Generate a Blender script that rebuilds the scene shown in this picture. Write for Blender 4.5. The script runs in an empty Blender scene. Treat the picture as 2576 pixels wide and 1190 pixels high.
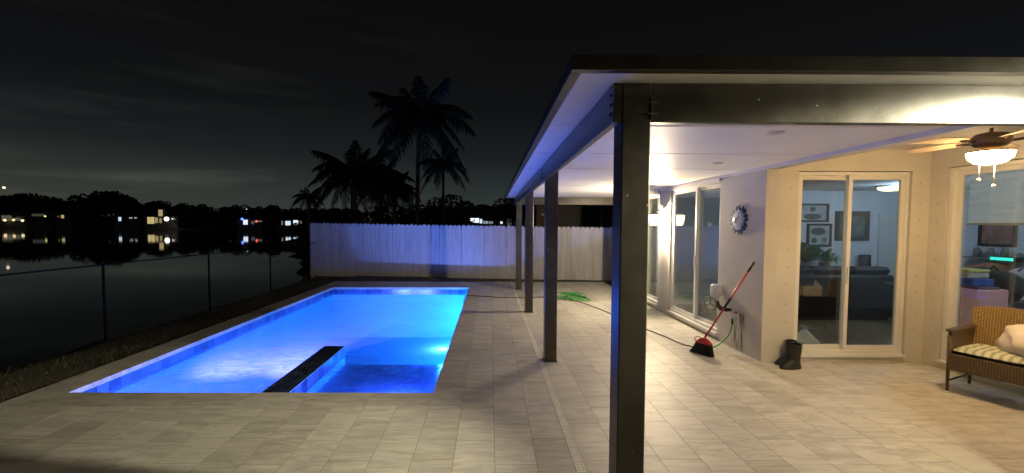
import bpy, math, random
import numpy as np
from mathutils import Vector, Matrix, Euler
random.seed(7); rng = np.random.default_rng(7)
S = bpy.context.scene
COL = S.collection
PI = math.pi
R = math.radians

# ------------------------------------------------------------------ camera, sky, exposure
H_EYE = 1.74
cam = bpy.data.cameras.new('camera'); camo = bpy.data.objects.new('camera', cam); COL.objects.link(camo)
cam.sensor_width = 36; cam.lens = 1052.02 / 2576 * 36
cam.shift_x = (1288 - 1240.3) / 2576; cam.shift_y = (613.0 - 595) / 2576
cam.clip_start = .05; cam.clip_end = 3000
yaw, pitch, roll = R(.375), R(-2.565), R(.173)
fw = Vector((math.sin(yaw)*math.cos(pitch), math.cos(yaw)*math.cos(pitch), math.sin(pitch)))
rt = Vector((math.cos(yaw), -math.sin(yaw), 0)); up = rt.cross(fw)
rt2 = rt*math.cos(roll) + up*math.sin(roll); up2 = up*math.cos(roll) - rt*math.sin(roll)
camo.matrix_world = Matrix(((rt2.x, up2.x, -fw.x, 0), (rt2.y, up2.y, -fw.y, 0), (rt2.z, up2.z, -fw.z, H_EYE), (0, 0, 0, 1)))
S.camera = camo

W = bpy.data.worlds.new('World'); S.world = W; W.use_nodes = True
nt = W.node_tree; nt.nodes.clear()
def wn(t, **k):
    n = nt.nodes.new(t)
    for a, b in k.items(): setattr(n, a, b)
    return n
wl = nt.links.new
out = wn('ShaderNodeOutputWorld'); addw = wn('ShaderNodeAddShader')
sky = wn('ShaderNodeTexSky', sky_type='NISHITA'); sky.sun_disc = False; sky.sun_elevation = R(-6); sky.sun_rotation = R(-60)
b1 = wn('ShaderNodeBackground'); b1.inputs[1].default_value = .006; wl(sky.outputs[0], b1.inputs[0])
tc = wn('ShaderNodeTexCoord'); sep = wn('ShaderNodeSeparateXYZ'); wl(tc.outputs['Generated'], sep.inputs[0])
ramp = wn('ShaderNodeValToRGB'); wl(sep.outputs[2], ramp.inputs[0])
e = ramp.color_ramp.elements
e[0].position = 0.0; e[0].color = (.034, .043, .039, 1)
e[1].position = 1.0; e[1].color = (.0036, .0033, .0036, 1)
for p, c in ((.07, (.025, .032, .031)), (.15, (.0112, .0138, .0150)), (.25, (.0056, .0062, .0068)), (.40, (.0038, .0038, .0041))):
    x = ramp.color_ramp.elements.new(p); x.color = (*c, 1)
# thin clouds low over the lake, lit by the town
mp = wn('ShaderNodeMapping'); mp.inputs['Scale'].default_value = (1.7, 1.7, 15); mp.inputs['Rotation'].default_value = (0, .10, 0); wl(tc.outputs['Generated'], mp.inputs[0])
nz = wn('ShaderNodeTexNoise'); nz.inputs['Scale'].default_value = 1.6; nz.inputs['Detail'].default_value = 6; wl(mp.outputs[0], nz.inputs[0])
mr = wn('ShaderNodeMapRange'); mr.inputs[1].default_value = .53; mr.inputs[2].default_value = .72; wl(nz.outputs[0], mr.inputs[0])
mxc = wn('ShaderNodeMix', data_type='RGBA', blend_type='MULTIPLY'); mxc.inputs[0].default_value = 1
wl(ramp.outputs[0], mxc.inputs[6])
cr = wn('ShaderNodeMix', data_type='RGBA'); cr.inputs[6].default_value = (1, 1, 1, 1); cr.inputs[7].default_value = (1.85, 1.8, 1.6, 1)
cm1 = wn('ShaderNodeMapRange'); cm1.inputs[1].default_value = .1; cm1.inputs[2].default_value = -.6; cm1.inputs[3].default_value = .12; wl(sep.outputs[0], cm1.inputs[0]); cm2 = wn('ShaderNodeMath', operation='MULTIPLY'); wl(mr.outputs[0], cm2.inputs[0]); wl(cm1.outputs[0], cm2.inputs[1]); wl(cm2.outputs[0], cr.inputs[0]); wl(cr.outputs[2], mxc.inputs[7])
# town glow low on the left
gx1 = wn('ShaderNodeMapRange'); gx1.inputs[1].default_value = -.25; gx1.inputs[2].default_value = -.85; wl(sep.outputs[0], gx1.inputs[0])
gz1 = wn('ShaderNodeMapRange'); gz1.interpolation_type = 'SMOOTHSTEP'; gz1.inputs[1].default_value = .20; gz1.inputs[2].default_value = .0; wl(sep.outputs[2], gz1.inputs[0])
gm1 = wn('ShaderNodeMath', operation='MULTIPLY'); wl(gx1.outputs[0], gm1.inputs[0]); wl(gz1.outputs[0], gm1.inputs[1])
gl1 = wn('ShaderNodeMix', data_type='RGBA', blend_type='ADD'); gl1.inputs[7].default_value = (.014, .011, .003, 1); wl(gm1.outputs[0], gl1.inputs[0]); wl(ramp.outputs[0], gl1.inputs[6]); wl(gl1.outputs[2], mxc.inputs[6])
b2 = wn('ShaderNodeBackground'); b2.inputs[1].default_value = 1.0; wl(mxc.outputs[2], b2.inputs[0])
wl(b1.outputs[0], addw.inputs[0]); wl(b2.outputs[0], addw.inputs[1]); wl(addw.outputs[0], out.inputs[0])

sun = bpy.data.lights.new('faint_fill_sun', 'SUN'); sun.energy = .006; sun.angle = R(.5); sun.color = (.8, .9, 1)  # faint sun lamp added to bring out forms, no visible moon
suno = bpy.data.objects.new('faint_fill_sun', sun); COL.objects.link(suno); suno.rotation_euler = (R(50), 0, R(-60))

S.view_settings.view_transform = 'Standard'; S.view_settings.look = 'None'
S.view_settings.exposure = 0; S.view_settings.gamma = 1; S.view_settings.use_curve_mapping = False
S.cycles.use_denoising = True
S.cycles.use_adaptive_sampling = True; S.cycles.adaptive_threshold = .025
S.cycles.max_bounces = 6; S.cycles.diffuse_bounces = 4; S.cycles.glossy_bounces = 3; S.cycles.transparent_max_bounces = 24
S.cycles.sample_clamp_indirect = 6; S.cycles.sample_clamp_direct = 0

# ------------------------------------------------------------------ helpers
class MB:
    def __init__(s): s.v = []; s.f = []; s.m = []; s.mi = 0; s.sm = []
    def add(s, vs, fs, smooth=False):
        o = len(s.v); s.v += [tuple(v) for v in vs]
        for f in fs: s.f.append(tuple(i + o for i in f)); s.m.append(s.mi); s.sm.append(smooth)
        return s
    def box(s, x0, x1, y0, y1, z0, z1):
        vs = [(x, y, z) for z in (z0, z1) for y in (y0, y1) for x in (x0, x1)]
        return s.add(vs, [(0, 2, 3, 1), (4, 5, 7, 6), (0, 1, 5, 4), (2, 6, 7, 3), (0, 4, 6, 2), (1, 3, 7, 5)])
    def cbox(s, x0, x1, y0, y1, z0, z1, b):
        """box with chamfered edges"""
        vs = []
        for z, i in ((z0, b), (z0 + b, 0), (z1 - b, 0), (z1, b)):
            X0, X1, Y0, Y1 = x0 + i, x1 - i, y0 + i, y1 - i
            vs += [(X0 + (b-i), Y0, z), (X1 - (b-i), Y0, z), (X1, Y0 + (b-i), z), (X1, Y1 - (b-i), z), (X1 - (b-i), Y1, z), (X0 + (b-i), Y1, z), (X0, Y1 - (b-i), z), (X0, Y0 + (b-i), z)]
        fs = [tuple(range(7, -1, -1)), tuple(range(24, 32))]
        for k in range(3):
            for i in range(8): j = (i + 1) % 8; fs.append((k*8+i, k*8+j, k*8+8+j, k*8+8+i))
        return s.add(vs, fs)
    def tube(s, pts, r, n=8, cap=True, smooth=True):
        pts = [Vector(p) for p in pts]; rs = r if hasattr(r, '__len__') else [r]*len(pts)
        vs = []; fs = []; u = None
        for i, p in enumerate(pts):
            d = (pts[min(i+1, len(pts)-1)] - pts[max(i-1, 0)]).normalized()
            if u is None: u = d.orthogonal().normalized()
            u = (u - d*u.dot(d))
            u = u.normalized() if u.length > 1e-6 else d.orthogonal().normalized()
            w = d.cross(u)
            for k in range(n):
                a = 2*PI*k/n; vs.append(p + (u*math.cos(a) + w*math.sin(a))*rs[i])
        for i in range(len(pts)-1):
            for k in range(n): l = (k+1) % n; fs.append((i*n+k, i*n+l, (i+1)*n+l, (i+1)*n+k))
        s.add(vs, fs, smooth)
        if cap:
            o = len(s.v) - len(vs)
            s.f += [tuple(o+k for k in range(n-1, -1, -1)), tuple(o+(len(pts)-1)*n+k for k in range(n))]; s.m += [s.mi]*2; s.sm += [False]*2
        return s
    def lathe(s, prof, c=(0, 0, 0), n=20, axis='Z', smooth=True, cap=True):
        vs = []; fs = []
        for r, z in prof:
            for k in range(n):
                a = 2*PI*k/n; x, y = r*math.cos(a), r*math.sin(a)
                p = (x, y, z) if axis == 'Z' else ((z, x, y) if axis == 'X' else (x, z, y))
                vs.append((p[0]+c[0], p[1]+c[1], p[2]+c[2]))
        for i in range(len(prof)-1):
            for k in range(n): l = (k+1) % n; fs.append((i*n+k, i*n+l, (i+1)*n+l, (i+1)*n+k))
        if cap: fs += [tuple(range(n-1, -1, -1)), tuple((len(prof)-1)*n+k for k in range(n))]
        return s.add(vs, fs, smooth)
    def prism(s, poly, h0, h1, axis='Z'):
        """extrude a 2-D outline"""
        n = len(poly); vs = []
        for h in (h0, h1):
            for a, b in poly: vs.append((a, b, h) if axis == 'Z' else ((h, a, b) if axis == 'X' else (a, h, b)))
        fs = [tuple(range(n-1, -1, -1)), tuple(range(n, 2*n))] + [(i, (i+1) % n, n+(i+1) % n, n+i) for i in range(n)]
        return s.add(vs, fs)
    def ell(s, c, r, n=14, m=9, f=None):
        vs = []; fs = []
        for i in range(m+1):
            t = PI*i/m
            for k in range(n):
                a = 2*PI*k/n; d = Vector((math.sin(t)*math.cos(a), math.sin(t)*math.sin(a), math.cos(t)))
                q = f(d) if f else 1
                vs.append((c[0]+d.x*r[0]*q, c[1]+d.y*r[1]*q, c[2]+d.z*r[2]*q))
        for i in range(m):
            for k in range(n): l = (k+1) % n; fs.append((i*n+k, (i+1)*n+k, (i+1)*n+l, i*n+l))
        return s.add(vs, fs, True)
    def mesh(s, name, mats, off=(0, 0, 0)):
        me = bpy.data.meshes.new(name)
        me.from_pydata([(a-off[0], b-off[1], c-off[2]) for a, b, c in s.v], [], s.f)
        for m in (mats if isinstance(mats, (list, tuple)) else [mats]): me.materials.append(m)
        me.polygons.foreach_set('material_index', s.m); me.polygons.foreach_set('use_smooth', s.sm)
        me.update(); return me

WL = {}
def tag(o, label=None, cat=None, group=None, kind=None):
    if label: o['label'] = label
    if cat: o['category'] = cat
    if group: o['group'] = group
    if kind: o['kind'] = kind
    return o
def thing(name, loc, label, cat, group=None, kind=None):
    o = bpy.data.objects.new(name, None); COL.objects.link(o); o.location = loc; o.empty_display_size = .1
    WL[o] = Vector(loc); return tag(o, label, cat, group, kind)
def obj(name, mb, mat, parent=None, loc=None, label=None, cat=None, group=None, kind=None):
    """one mesh object; vertices are given in world space (relative to the parent's origin they are shifted here)"""
    off = WL[parent] if parent else Vector(loc or (0, 0, 0))
    o = bpy.data.objects.new(name, mb.mesh(name, mat, off)); COL.objects.link(o)
    if parent: o.parent = parent
    else: o.location = off
    WL[o] = off.copy(); return tag(o, label, cat, group, kind)
def piece(name, me, parent, loc, rot=(0, 0, 0), sc=(1, 1, 1)):
    """one more object that shares mesh data; loc in world space"""
    o = bpy.data.objects.new(name, me); COL.objects.link(o)
    off = WL[parent] if parent else Vector((0, 0, 0))
    o.parent = parent; o.location = Vector(loc) - off; o.rotation_euler = rot; o.scale = sc
    WL[o] = Vector(loc); return o
def lamp(name, loc, energy, color, size, parent=None, kind='POINT', rot=None, spot=None, blend=.6):
    l = bpy.data.lights.new(name, kind); l.energy = energy; l.color = color
    l.shadow_soft_size = size
    if spot: l.spot_size = spot; l.spot_blend = blend
    o = bpy.data.objects.new(name, l); COL.objects.link(o)
    if parent: o.parent = parent; o.location = Vector(loc) - WL[parent]
    else: o.location = loc
    if rot: o.rotation_euler = rot
    return o

def mat(name, col, rough=.5, var=.12, scale=4., bump=0., bscale=60., metal=0., stretch=(1, 1, 1), rnd=0., emit=None, spec=.5, col2=None, detail=5., coat=0., tint=None):
    m = bpy.data.materials.new(name); m.use_nodes = True; t = m.node_tree; N = t.nodes.new; L = t.links.new
    P = t.nodes['Principled BSDF']; P.inputs['Roughness'].default_value = rough; P.inputs['Metallic'].default_value = metal
    P.inputs['Specular IOR Level'].default_value = spec; P.inputs['Coat Weight'].default_value = coat
    tc = N('ShaderNodeTexCoord'); mp = N('ShaderNodeMapping'); mp.inputs['Scale'].default_value = stretch; L(tc.outputs['Object'], mp.inputs[0])
    oi = N('ShaderNodeObjectInfo'); vm = N('ShaderNodeVectorMath'); vm.operation = 'ADD'; mu = N('ShaderNodeMath'); mu.operation = 'MULTIPLY'; mu.inputs[1].default_value = 37.
    L(oi.outputs['Random'], mu.inputs[0]); L(mp.outputs[0], vm.inputs[0]); L(mu.outputs[0], vm.inputs[1])
    nz = N('ShaderNodeTexNoise'); nz.inputs['Scale'].default_value = scale; nz.inputs['Detail'].default_value = detail; nz.inputs['Roughness'].default_value = .6; L(vm.outputs[0], nz.inputs[0])
    rp = N('ShaderNodeMapRange'); rp.inputs[1].default_value = .3; rp.inputs[2].default_value = .7; L(nz.outputs[0], rp.inputs[0])
    mx = N('ShaderNodeMix'); mx.data_type = 'RGBA'; L(rp.outputs[0], mx.inputs[0])
    c2 = col2 or tuple(min(1, c*(1+var)) for c in col)
    mx.inputs[6].default_value = (*[c*(1-var) for c in col], 1); mx.inputs[7].default_value = (*c2, 1)
    src = mx.outputs[2]
    if rnd:
        mm = N('ShaderNodeMapRange'); mm.inputs[3].default_value = 1-rnd; mm.inputs[4].default_value = 1+rnd; L(oi.outputs['Random'], mm.inputs[0])
        hs = N('ShaderNodeHueSaturation'); L(mm.outputs[0], hs.inputs['Value']); L(src, hs.inputs['Color']); src = hs.outputs[0]
        if tint:
            m5 = N('ShaderNodeMath'); m5.operation = 'MULTIPLY'; m5.inputs[1].default_value = 7.13; L(oi.outputs['Random'], m5.inputs[0])
            m6 = N('ShaderNodeMath'); m6.operation = 'FRACT'; L(m5.outputs[0], m6.inputs[0])
            m7 = N('ShaderNodeMix'); m7.data_type = 'RGBA'; L(m6.outputs[0], m7.inputs[0]); L(src, m7.inputs[6]); m7.inputs[7].default_value = (*tint, 1); src = m7.outputs[2]
    L(src, P.inputs['Base Color'])
    rr = N('ShaderNodeMapRange'); rr.inputs[3].default_value = max(.02, rough-.08); rr.inputs[4].default_value = min(1, rough+.08); L(nz.outputs[0], rr.inputs[0]); L(rr.outputs[0], P.inputs['Roughness'])
    if bump:
        n2 = N('ShaderNodeTexNoise'); n2.inputs['Scale'].default_value = bscale; n2.inputs['Detail'].default_value = 3; L(vm.outputs[0], n2.inputs[0])
        bp = N('ShaderNodeBump'); bp.inputs['Strength'].default_value = bump; bp.inputs['Distance'].default_value = .01; L(n2.outputs[0], bp.inputs['Height']); L(bp.outputs[0], P.inputs['Normal'])
    if emit:
        P.inputs['Emission Color'].default_value = (*emit[0], 1); P.inputs['Emission Strength'].default_value = emit[1]
    return m
def emission(name, col, strength, through=0.):
    m = bpy.data.materials.new(name); m.use_nodes = True; t = m.node_tree; t.nodes.clear()
    o = t.nodes.new('ShaderNodeOutputMaterial'); e = t.nodes.new('ShaderNodeEmission'); e.inputs[0].default_value = (*col, 1); e.inputs[1].default_value = strength
    if through:
        a = t.nodes.new('ShaderNodeAddShader'); b = t.nodes.new('ShaderNodeBsdfTransparent'); b.inputs[0].default_value = (through,)*3 + (1,)
        t.links.new(e.outputs[0], a.inputs[0]); t.links.new(b.outputs[0], a.inputs[1]); t.links.new(a.outputs[0], o.inputs[0])
    else: t.links.new(e.outputs[0], o.inputs[0])
    return m
def two_sided(t, f, ior):
    """thin sheet: the same reflectance from both faces"""
    N = t.nodes.new; g = N('ShaderNodeNewGeometry'); m = N('ShaderNodeMix'); t.links.new(g.outputs['Backfacing'], m.inputs[0])
    m.inputs[2].default_value = ior; m.inputs[3].default_value = 1/ior; t.links.new(m.outputs[0], f.inputs[0])
def pane_mat(name, tint=(.84, .88, .88), ior=1.85, bumpy=0.):
    m = bpy.data.materials.new(name); m.use_nodes = True; t = m.node_tree; t.nodes.clear(); N = t.nodes.new; L = t.links.new
    o = N('ShaderNodeOutputMaterial'); mx = N('ShaderNodeMixShader'); f = N('ShaderNodeFresnel'); f.inputs[0].default_value = ior
    a = N('ShaderNodeBsdfTransparent'); a.inputs[0].default_value = (*tint, 1); g = N('ShaderNodeBsdfGlossy'); g.inputs['Roughness'].default_value = .004
    two_sided(t, f, ior)
    L(f.outputs[0], mx.inputs[0]); L(a.outputs[0], mx.inputs[1]); L(g.outputs[0], mx.inputs[2]); L(mx.outputs[0], o.inputs[0])
    if bumpy:
        n2 = N('ShaderNodeTexNoise'); n2.inputs['Scale'].default_value = 1.3; b = N('ShaderNodeBump'); b.inputs['Strength'].default_value = bumpy; b.inputs['Distance'].default_value = .02
        L(n2.outputs[0], b.inputs['Height']); L(b.outputs[0], g.inputs['Normal'])
    return m

M = {}
M['bronze'] = mat('bronze_paint', (.055, .049, .036), .32, .25, 6, .08, 140, spec=.5)
def speckle(m, thr=.045, scale=30, col=(.5, .48, .42)):
    """pale dried drops on the dark paint"""
    t = m.node_tree; N = t.nodes.new; L = t.links.new; P = t.nodes['Principled BSDF']; src = P.inputs['Base Color'].links[0].from_socket
    g = N('ShaderNodeNewGeometry'); v = N('ShaderNodeTexVoronoi'); v.inputs['Scale'].default_value = scale; L(g.outputs['Position'], v.inputs[0])
    lt = N('ShaderNodeMath'); lt.operation = 'LESS_THAN'; lt.inputs[1].default_value = thr; L(v.outputs['Distance'], lt.inputs[0])
    w = N('ShaderNodeSeparateColor'); L(v.outputs['Color'], w.inputs[0]); gt = N('ShaderNodeMath'); gt.operation = 'GREATER_THAN'; gt.inputs[1].default_value = .84; L(w.outputs[0], gt.inputs[0])
    ml = N('ShaderNodeMath'); ml.operation = 'MULTIPLY'; L(lt.outputs[0], ml.inputs[0]); L(gt.outputs[0], ml.inputs[1])
    mx = N('ShaderNodeMix'); mx.data_type = 'RGBA'; L(ml.outputs[0], mx.inputs[0]); L(src, mx.inputs[6]); mx.inputs[7].default_value = (*col, 1); L(mx.outputs[2], P.inputs['Base Color'])
speckle(M['bronze'], .10, 19)
M['panel'] = mat('white_roof_panel', (.80, .80, .80), .5, .04, 3, .10, 90)
M['stucco'] = mat('painted_stucco', (.61, .585, .53), .85, .07, 2.2, .35, 45)
M['alu'] = mat('white_aluminium', (.72, .71, .68), .4, .04, 3)
M['dark_metal'] = mat('dark_metal', (.03, .028, .025), .45, .2, 8)
M['fence'] = mat('weathered_white_paint', (.64, .63, .64), .28, .10, 2.5, .3, 30, stretch=(6, 6, .8), rnd=.07)
M['tile'] = mat('stone_paver', (.47, .44, .37), .42, .16, 2.4, .12, 70, stretch=(1.1, 5, 1), rnd=.19, col2=(.66, .63, .55), tint=(.60, .57, .50))
M['cope'] = mat('coping_stone', (.46, .43, .365), .45, .15, 3.2, .12, 70, stretch=(1.1, 4, 1), rnd=.10, col2=(.60, .57, .50))
def veins(m, sx, sy, k=.62):
    """soft darker veins running through each stone"""
    t = m.node_tree; N = t.nodes.new; L = t.links.new; P = t.nodes['Principled BSDF']; src = P.inputs['Base Color'].links[0].from_socket
    vm = next(n for n in t.nodes if n.type == 'VECT_MATH'); tc = next(n for n in t.nodes if n.type == 'TEX_COORD'); off = vm.inputs[1].links[0].from_socket
    mp = N('ShaderNodeMapping'); mp.inputs['Scale'].default_value = (sx, sy, 1); mp.inputs['Rotation'].default_value = (0, 0, .22); L(tc.outputs['Object'], mp.inputs[0])
    v2 = N('ShaderNodeVectorMath'); v2.operation = 'ADD'; L(mp.outputs[0], v2.inputs[0]); L(off, v2.inputs[1])
    n = N('ShaderNodeTexNoise'); n.inputs['Scale'].default_value = 1.6; n.inputs['Detail'].default_value = 6; n.inputs['Distortion'].default_value = .8; n.inputs['Roughness'].default_value = .65; L(v2.outputs[0], n.inputs[0])
    a = N('ShaderNodeMath'); a.operation = 'SUBTRACT'; a.inputs[1].default_value = .5; L(n.outputs[0], a.inputs[0]); b = N('ShaderNodeMath'); b.operation = 'ABSOLUTE'; L(a.outputs[0], b.inputs[0])
    r = N('ShaderNodeMapRange'); r.inputs[1].default_value = 0; r.inputs[2].default_value = .055; r.inputs[3].default_value = k; r.inputs[4].default_value = 1.; L(b.outputs[0], r.inputs[0])
    mx = N('ShaderNodeMix'); mx.data_type = 'RGBA'; mx.blend_type = 'MULTIPLY'; mx.inputs[0].default_value = 1; L(src, mx.inputs[6]); L(r.outputs[0], mx.inputs[7]); L(mx.outputs[2], P.inputs['Base Color'])
veins(M['tile'], .6, 4.2, .78); veins(M['cope'], .6, 4.2, .78)
M['grout'] = mat('deck_grout', (.25, .215, .165), .9, .2, 12)
M['drain'] = mat('drain_plastic', (.74, .71, .63), .5, .08, 8)
M['plaster'] = mat('pool_plaster', (.26, .62, .86), .6, .06, 1.2)
M['glass_tile'] = mat('blue_pool_tile', (.018, .05, .22), .18, .35, 14, rnd=.5, coat=.4, tint=(.06, .15, .42))
M['mosaic'] = mat('dark_blue_mosaic', (.022, .032, .075), .22, .5, 16, rnd=.8, coat=.4)
M['grass'] = mat('dry_grass', (.085, .080, .035), .9, .35, 3)
M['soil'] = mat('lawn_soil', (.075, .062, .038), .95, .4, 1.1, .6, 9)
M['leaf'] = mat('dark_foliage', (.026, .034, .014), .6, .4, 2)
M['bark'] = mat('palm_bark', (.10, .085, .065), .9, .3, 6, .5, 30)
M['shore_leaf'] = mat('shore_foliage', (.035, .042, .022), .8, .4, .4)
M['pane'] = pane_mat('window_glass')
M['greyp'] = mat('grey_plastic', (.16, .15, .13), .5, .15, 8)
M['white'] = mat('white_plastic', (.7, .7, .68), .35, .05, 5)

# ------------------------------------------------------------------ ground and lake
def shore_far(X, Y):
    xd = 1233 + 1052*X/max(Y, 1.)
    return 268 - .14*xd
def shore_near(Y):
    return -6.75 if Y < 15.2 else -6.75 - .43*(Y-15.2)
def gz(X, Y):
    if -4.68 <= X <= 3.35 and 4.0 <= Y <= 11.75: return -2.6
    s = shore_near(Y)
    zn = -.07 - .10*max(0, min(1, (-5.0 - X)/1.6)) if Y < 15 else -.12
    k = max(0, min(1, (s + .5 - X)/1.6)); z = zn*(1-k) + (-2.4)*k
    if X < s - 1 and Y > 60:
        d = Y - shore_far(X, Y); q = max(0, min(1, (d + 3)/8)); z = max(z, -2.4 + q*1.9 + 6.5*max(0, min(1, (d-24)/40))**1.5)
    return z
gx = sorted(set([-900, -700, -500] + list(range(-400, -60, 12)) + list(range(-60, -14, 4)) + [-14, -13, -12, -11, -10, -9] + [round(-8.6+.3*i, 2) for i in range(14)] + [-4.7, -4.6, -4, -2, 0, 2, 3.3, 3.4, 4, 6, 9, 14, 25, 50, 120, 300, 600, 900]))
gy = sorted(set([-60, -25, -10, -4, -2, 0, 1, 2, 3, 3.9, 4.1] + [4.5+.5*i for i in range(14)] + [11.7, 11.8, 12.3, 12.8, 13.4, 14, 14.6, 15.2, 16, 17, 19, 22, 26, 32, 40, 55, 75, 100] + list(range(112, 340, 5)) + [360, 420, 600, 900, 1400]))
g = MB(); nx = len(gx)
g.add([(x, y, gz(x, y) + (rng.normal()*.012 if abs(x) < 12 and y < 16 else 0)) for y in gy for x in gx],
      [(j*nx+i, j*nx+i+1, (j+1)*nx+i+1, (j+1)*nx+i) for j in range(len(gy)-1) for i in range(nx-1)], True)
obj('ground', g, M['soil'], kind='structure', label='dark lawn and bank running down to the lake')

def lake_mat():
    m = bpy.data.materials.new('lake_water'); m.use_nodes = True; t = m.node_tree; P = t.nodes['Principled BSDF']
    P.inputs['Base Color'].default_value = (.004, .005, .006, 1); P.inputs['Roughness'].default_value = .025; P.inputs['IOR'].default_value = 1.33
    N = t.nodes.new; L = t.links.new; tc = N('ShaderNodeTexCoord'); n = N('ShaderNodeTexNoise'); n.inputs['Scale'].default_value = .8; n.inputs['Detail'].default_value = 3
    mp = N('ShaderNodeMapping'); mp.inputs['Scale'].default_value = (1, .45, 1); L(tc.outputs['Object'], mp.inputs[0]); L(mp.outputs[0], n.inputs[0])
    b = N('ShaderNodeBump'); b.inputs['Strength'].default_value = .04; b.inputs['Distance'].default_value = .1; L(n.outputs[0], b.inputs['Height']); L(b.outputs[0], P.inputs['Normal'])
    return m
l = MB().add([(-900, -60, -1.1), (-5.6, -60, -1.1), (-5.6, 15, -1.1), (40, 120, -1.1), (40, 600, -1.1), (-900, 600, -1.1)], [(0, 1, 2, 3, 4, 5)])
obj('lake', l, lake_mat(), kind='structure', label='still black lake reflecting the lights of the far shore')

# ------------------------------------------------------------------ deck
PX0, PX1, PY0, PY1 = -4.35, -.59, 4.27, 11.55           # pool opening
DX0, DX1, DY0, DY1 = -4.75, 3.46, -1.6, 12.75
CW = .32
deck = thing('deck', (0, 0, 0), 'pale stone paved deck round the pool and under the patio cover', None, kind='structure')
b = MB(); z0, z1 = -.28, -.0009
b.box(DX0+.01, PX0-.01, DY0, DY1-.01, z0, z1); b.box(PX1+.01, DX1, DY0, DY1-.01, z0, z1)
b.box(PX0-.01, PX1+.01, DY0, PY0-.01, z0, z1); b.box(PX0-.01, PX1+.01, PY1+.01, DY1-.01, z0, z1); b.box(DX1, 5.53, 2.3, 5.25, z0, z1)
obj('slab', b, M['grout'], deck)
# paver: 12 x 24 in, joints 3 mm
TW, TL, J = .3073, .6122, .004
def paver_mb(w, l, t=.02):
    m = MB(); i = .0002
    vs = [(x*(w/2-0), y*(l/2-0), -t) for x, y in ((-1, -1), (1, -1), (1, 1), (-1, 1))] + [(x*w/2, y*l/2, -.0002) for x, y in ((-1, -1), (1, -1), (1, 1), (-1, 1))] + [(x*(w/2-i), y*(l/2-i), 0) for x, y in ((-1, -1), (1, -1), (1, 1), (-1, 1))]
    fs = [(8, 9, 10, 11)] + [(a, (a+1) % 4, 4+(a+1) % 4, 4+a) for a in range(4)] + [(4+a, 4+(a+1) % 4, 8+(a+1) % 4, 8+a) for a in range(4)]
    return m.add(vs, fs)
def clip_free(x0, x1, y0, y1):
    """pieces of the cell that lie on open deck (not pool, coping, drain or house)"""
    rects = [(x0, x1, y0, y1)]
    for bx0, bx1, by0, by1 in ((PX0-CW, PX1+CW, PY0-CW, PY1+CW), (.615, .69, DY0-1, DY1+1), (DX1, 9, 5.25, 20), (DX1, 9, -9, 2.3), (5.53, 9, 2, 6)):
        nr = []
        for a, c, d, f in rects:
            if c <= bx0 or a >= bx1 or f <= by0 or d >= by1: nr.append((a, c, d, f)); continue
            if a < bx0: nr.append((a, bx0, d, f))
            if c > bx1: nr.append((bx1, c, d, f))
            A, C = max(a, bx0), min(c, bx1)
            if d < by0: nr.append((A, C, d, by0))
            if f > by1: nr.append((A, C, by1, f))
        rects = nr
    return [r for r in rects if r[1]-r[0] > .012 and r[3]-r[2] > .012]
cells = []
k0 = math.floor((DX0+.28)/TW) - 1
for k in range(k0, 22):
    x0 = -.27 + k*TW; off = 0 if k % 2 else TL/2
    off += .04*math.sin(k*2.3)
    for j in range(-4, 24):
        y0 = 3.61 - 3*TL - TL + j*TL - off
        a, c, d, f = max(x0, DX0), min(x0+TW, 5.53), max(y0, DY0), min(y0+TL, DY1)
        if c-a < .02 or f-d < .02: continue
        cells += clip_free(a, c, d, f)
def vis(r):
    x, y = (r[0]+r[1])/2, (r[2]+r[3])/2
    if y < 2.5: return 0
    u = x/y
    if u < -1.25 or u > 1.3: return 0
    return (r[1]-r[0])*(r[3]-r[2])/(x*x+y*y+3)**1.5
cells.sort(key=vis, reverse=True)
cache = {}
for n, (a, c, d, f) in enumerate(cells[:290]):
    key = (round(c-a-J, 3), round(f-d-J, 3))
    if key not in cache: cache[key] = paver_mb(*key).mesh('paver', M['tile'])
    piece('paver', cache[key], deck, ((a+c)/2, (d+f)/2, rng.normal()*.0002), (rng.normal()*.0004, rng.normal()*.0003, 0))
# the farther pavers: joined, each with its own shade
rest = MB(); shades = []
for a, c, d, f in cells[290:]:
    p = paver_mb(c-a-J, f-d-J); rest.add([(x+(a+c)/2, y+(d+f)/2, z) for x, y, z in p.v], p.f); shades += [rng.random()]*len(p.f)
mt = M['tile'].copy(); mt.name = 'stone_paver_far'; t = mt.node_tree
at = t.nodes.new('ShaderNodeAttribute'); at.attribute_name = 'shade'
for n in list(t.nodes):
    if n.type == 'OBJECT_INFO':
        for lk in list(n.outputs['Random'].links): t.links.new(at.outputs['Fac'], lk.to_socket)
ro = obj('paver_field', rest, mt, deck, kind='stuff')
at_ = ro.data.attributes.new('shade', 'FLOAT', 'FACE'); at_.data.foreach_set('value', shades)
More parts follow.
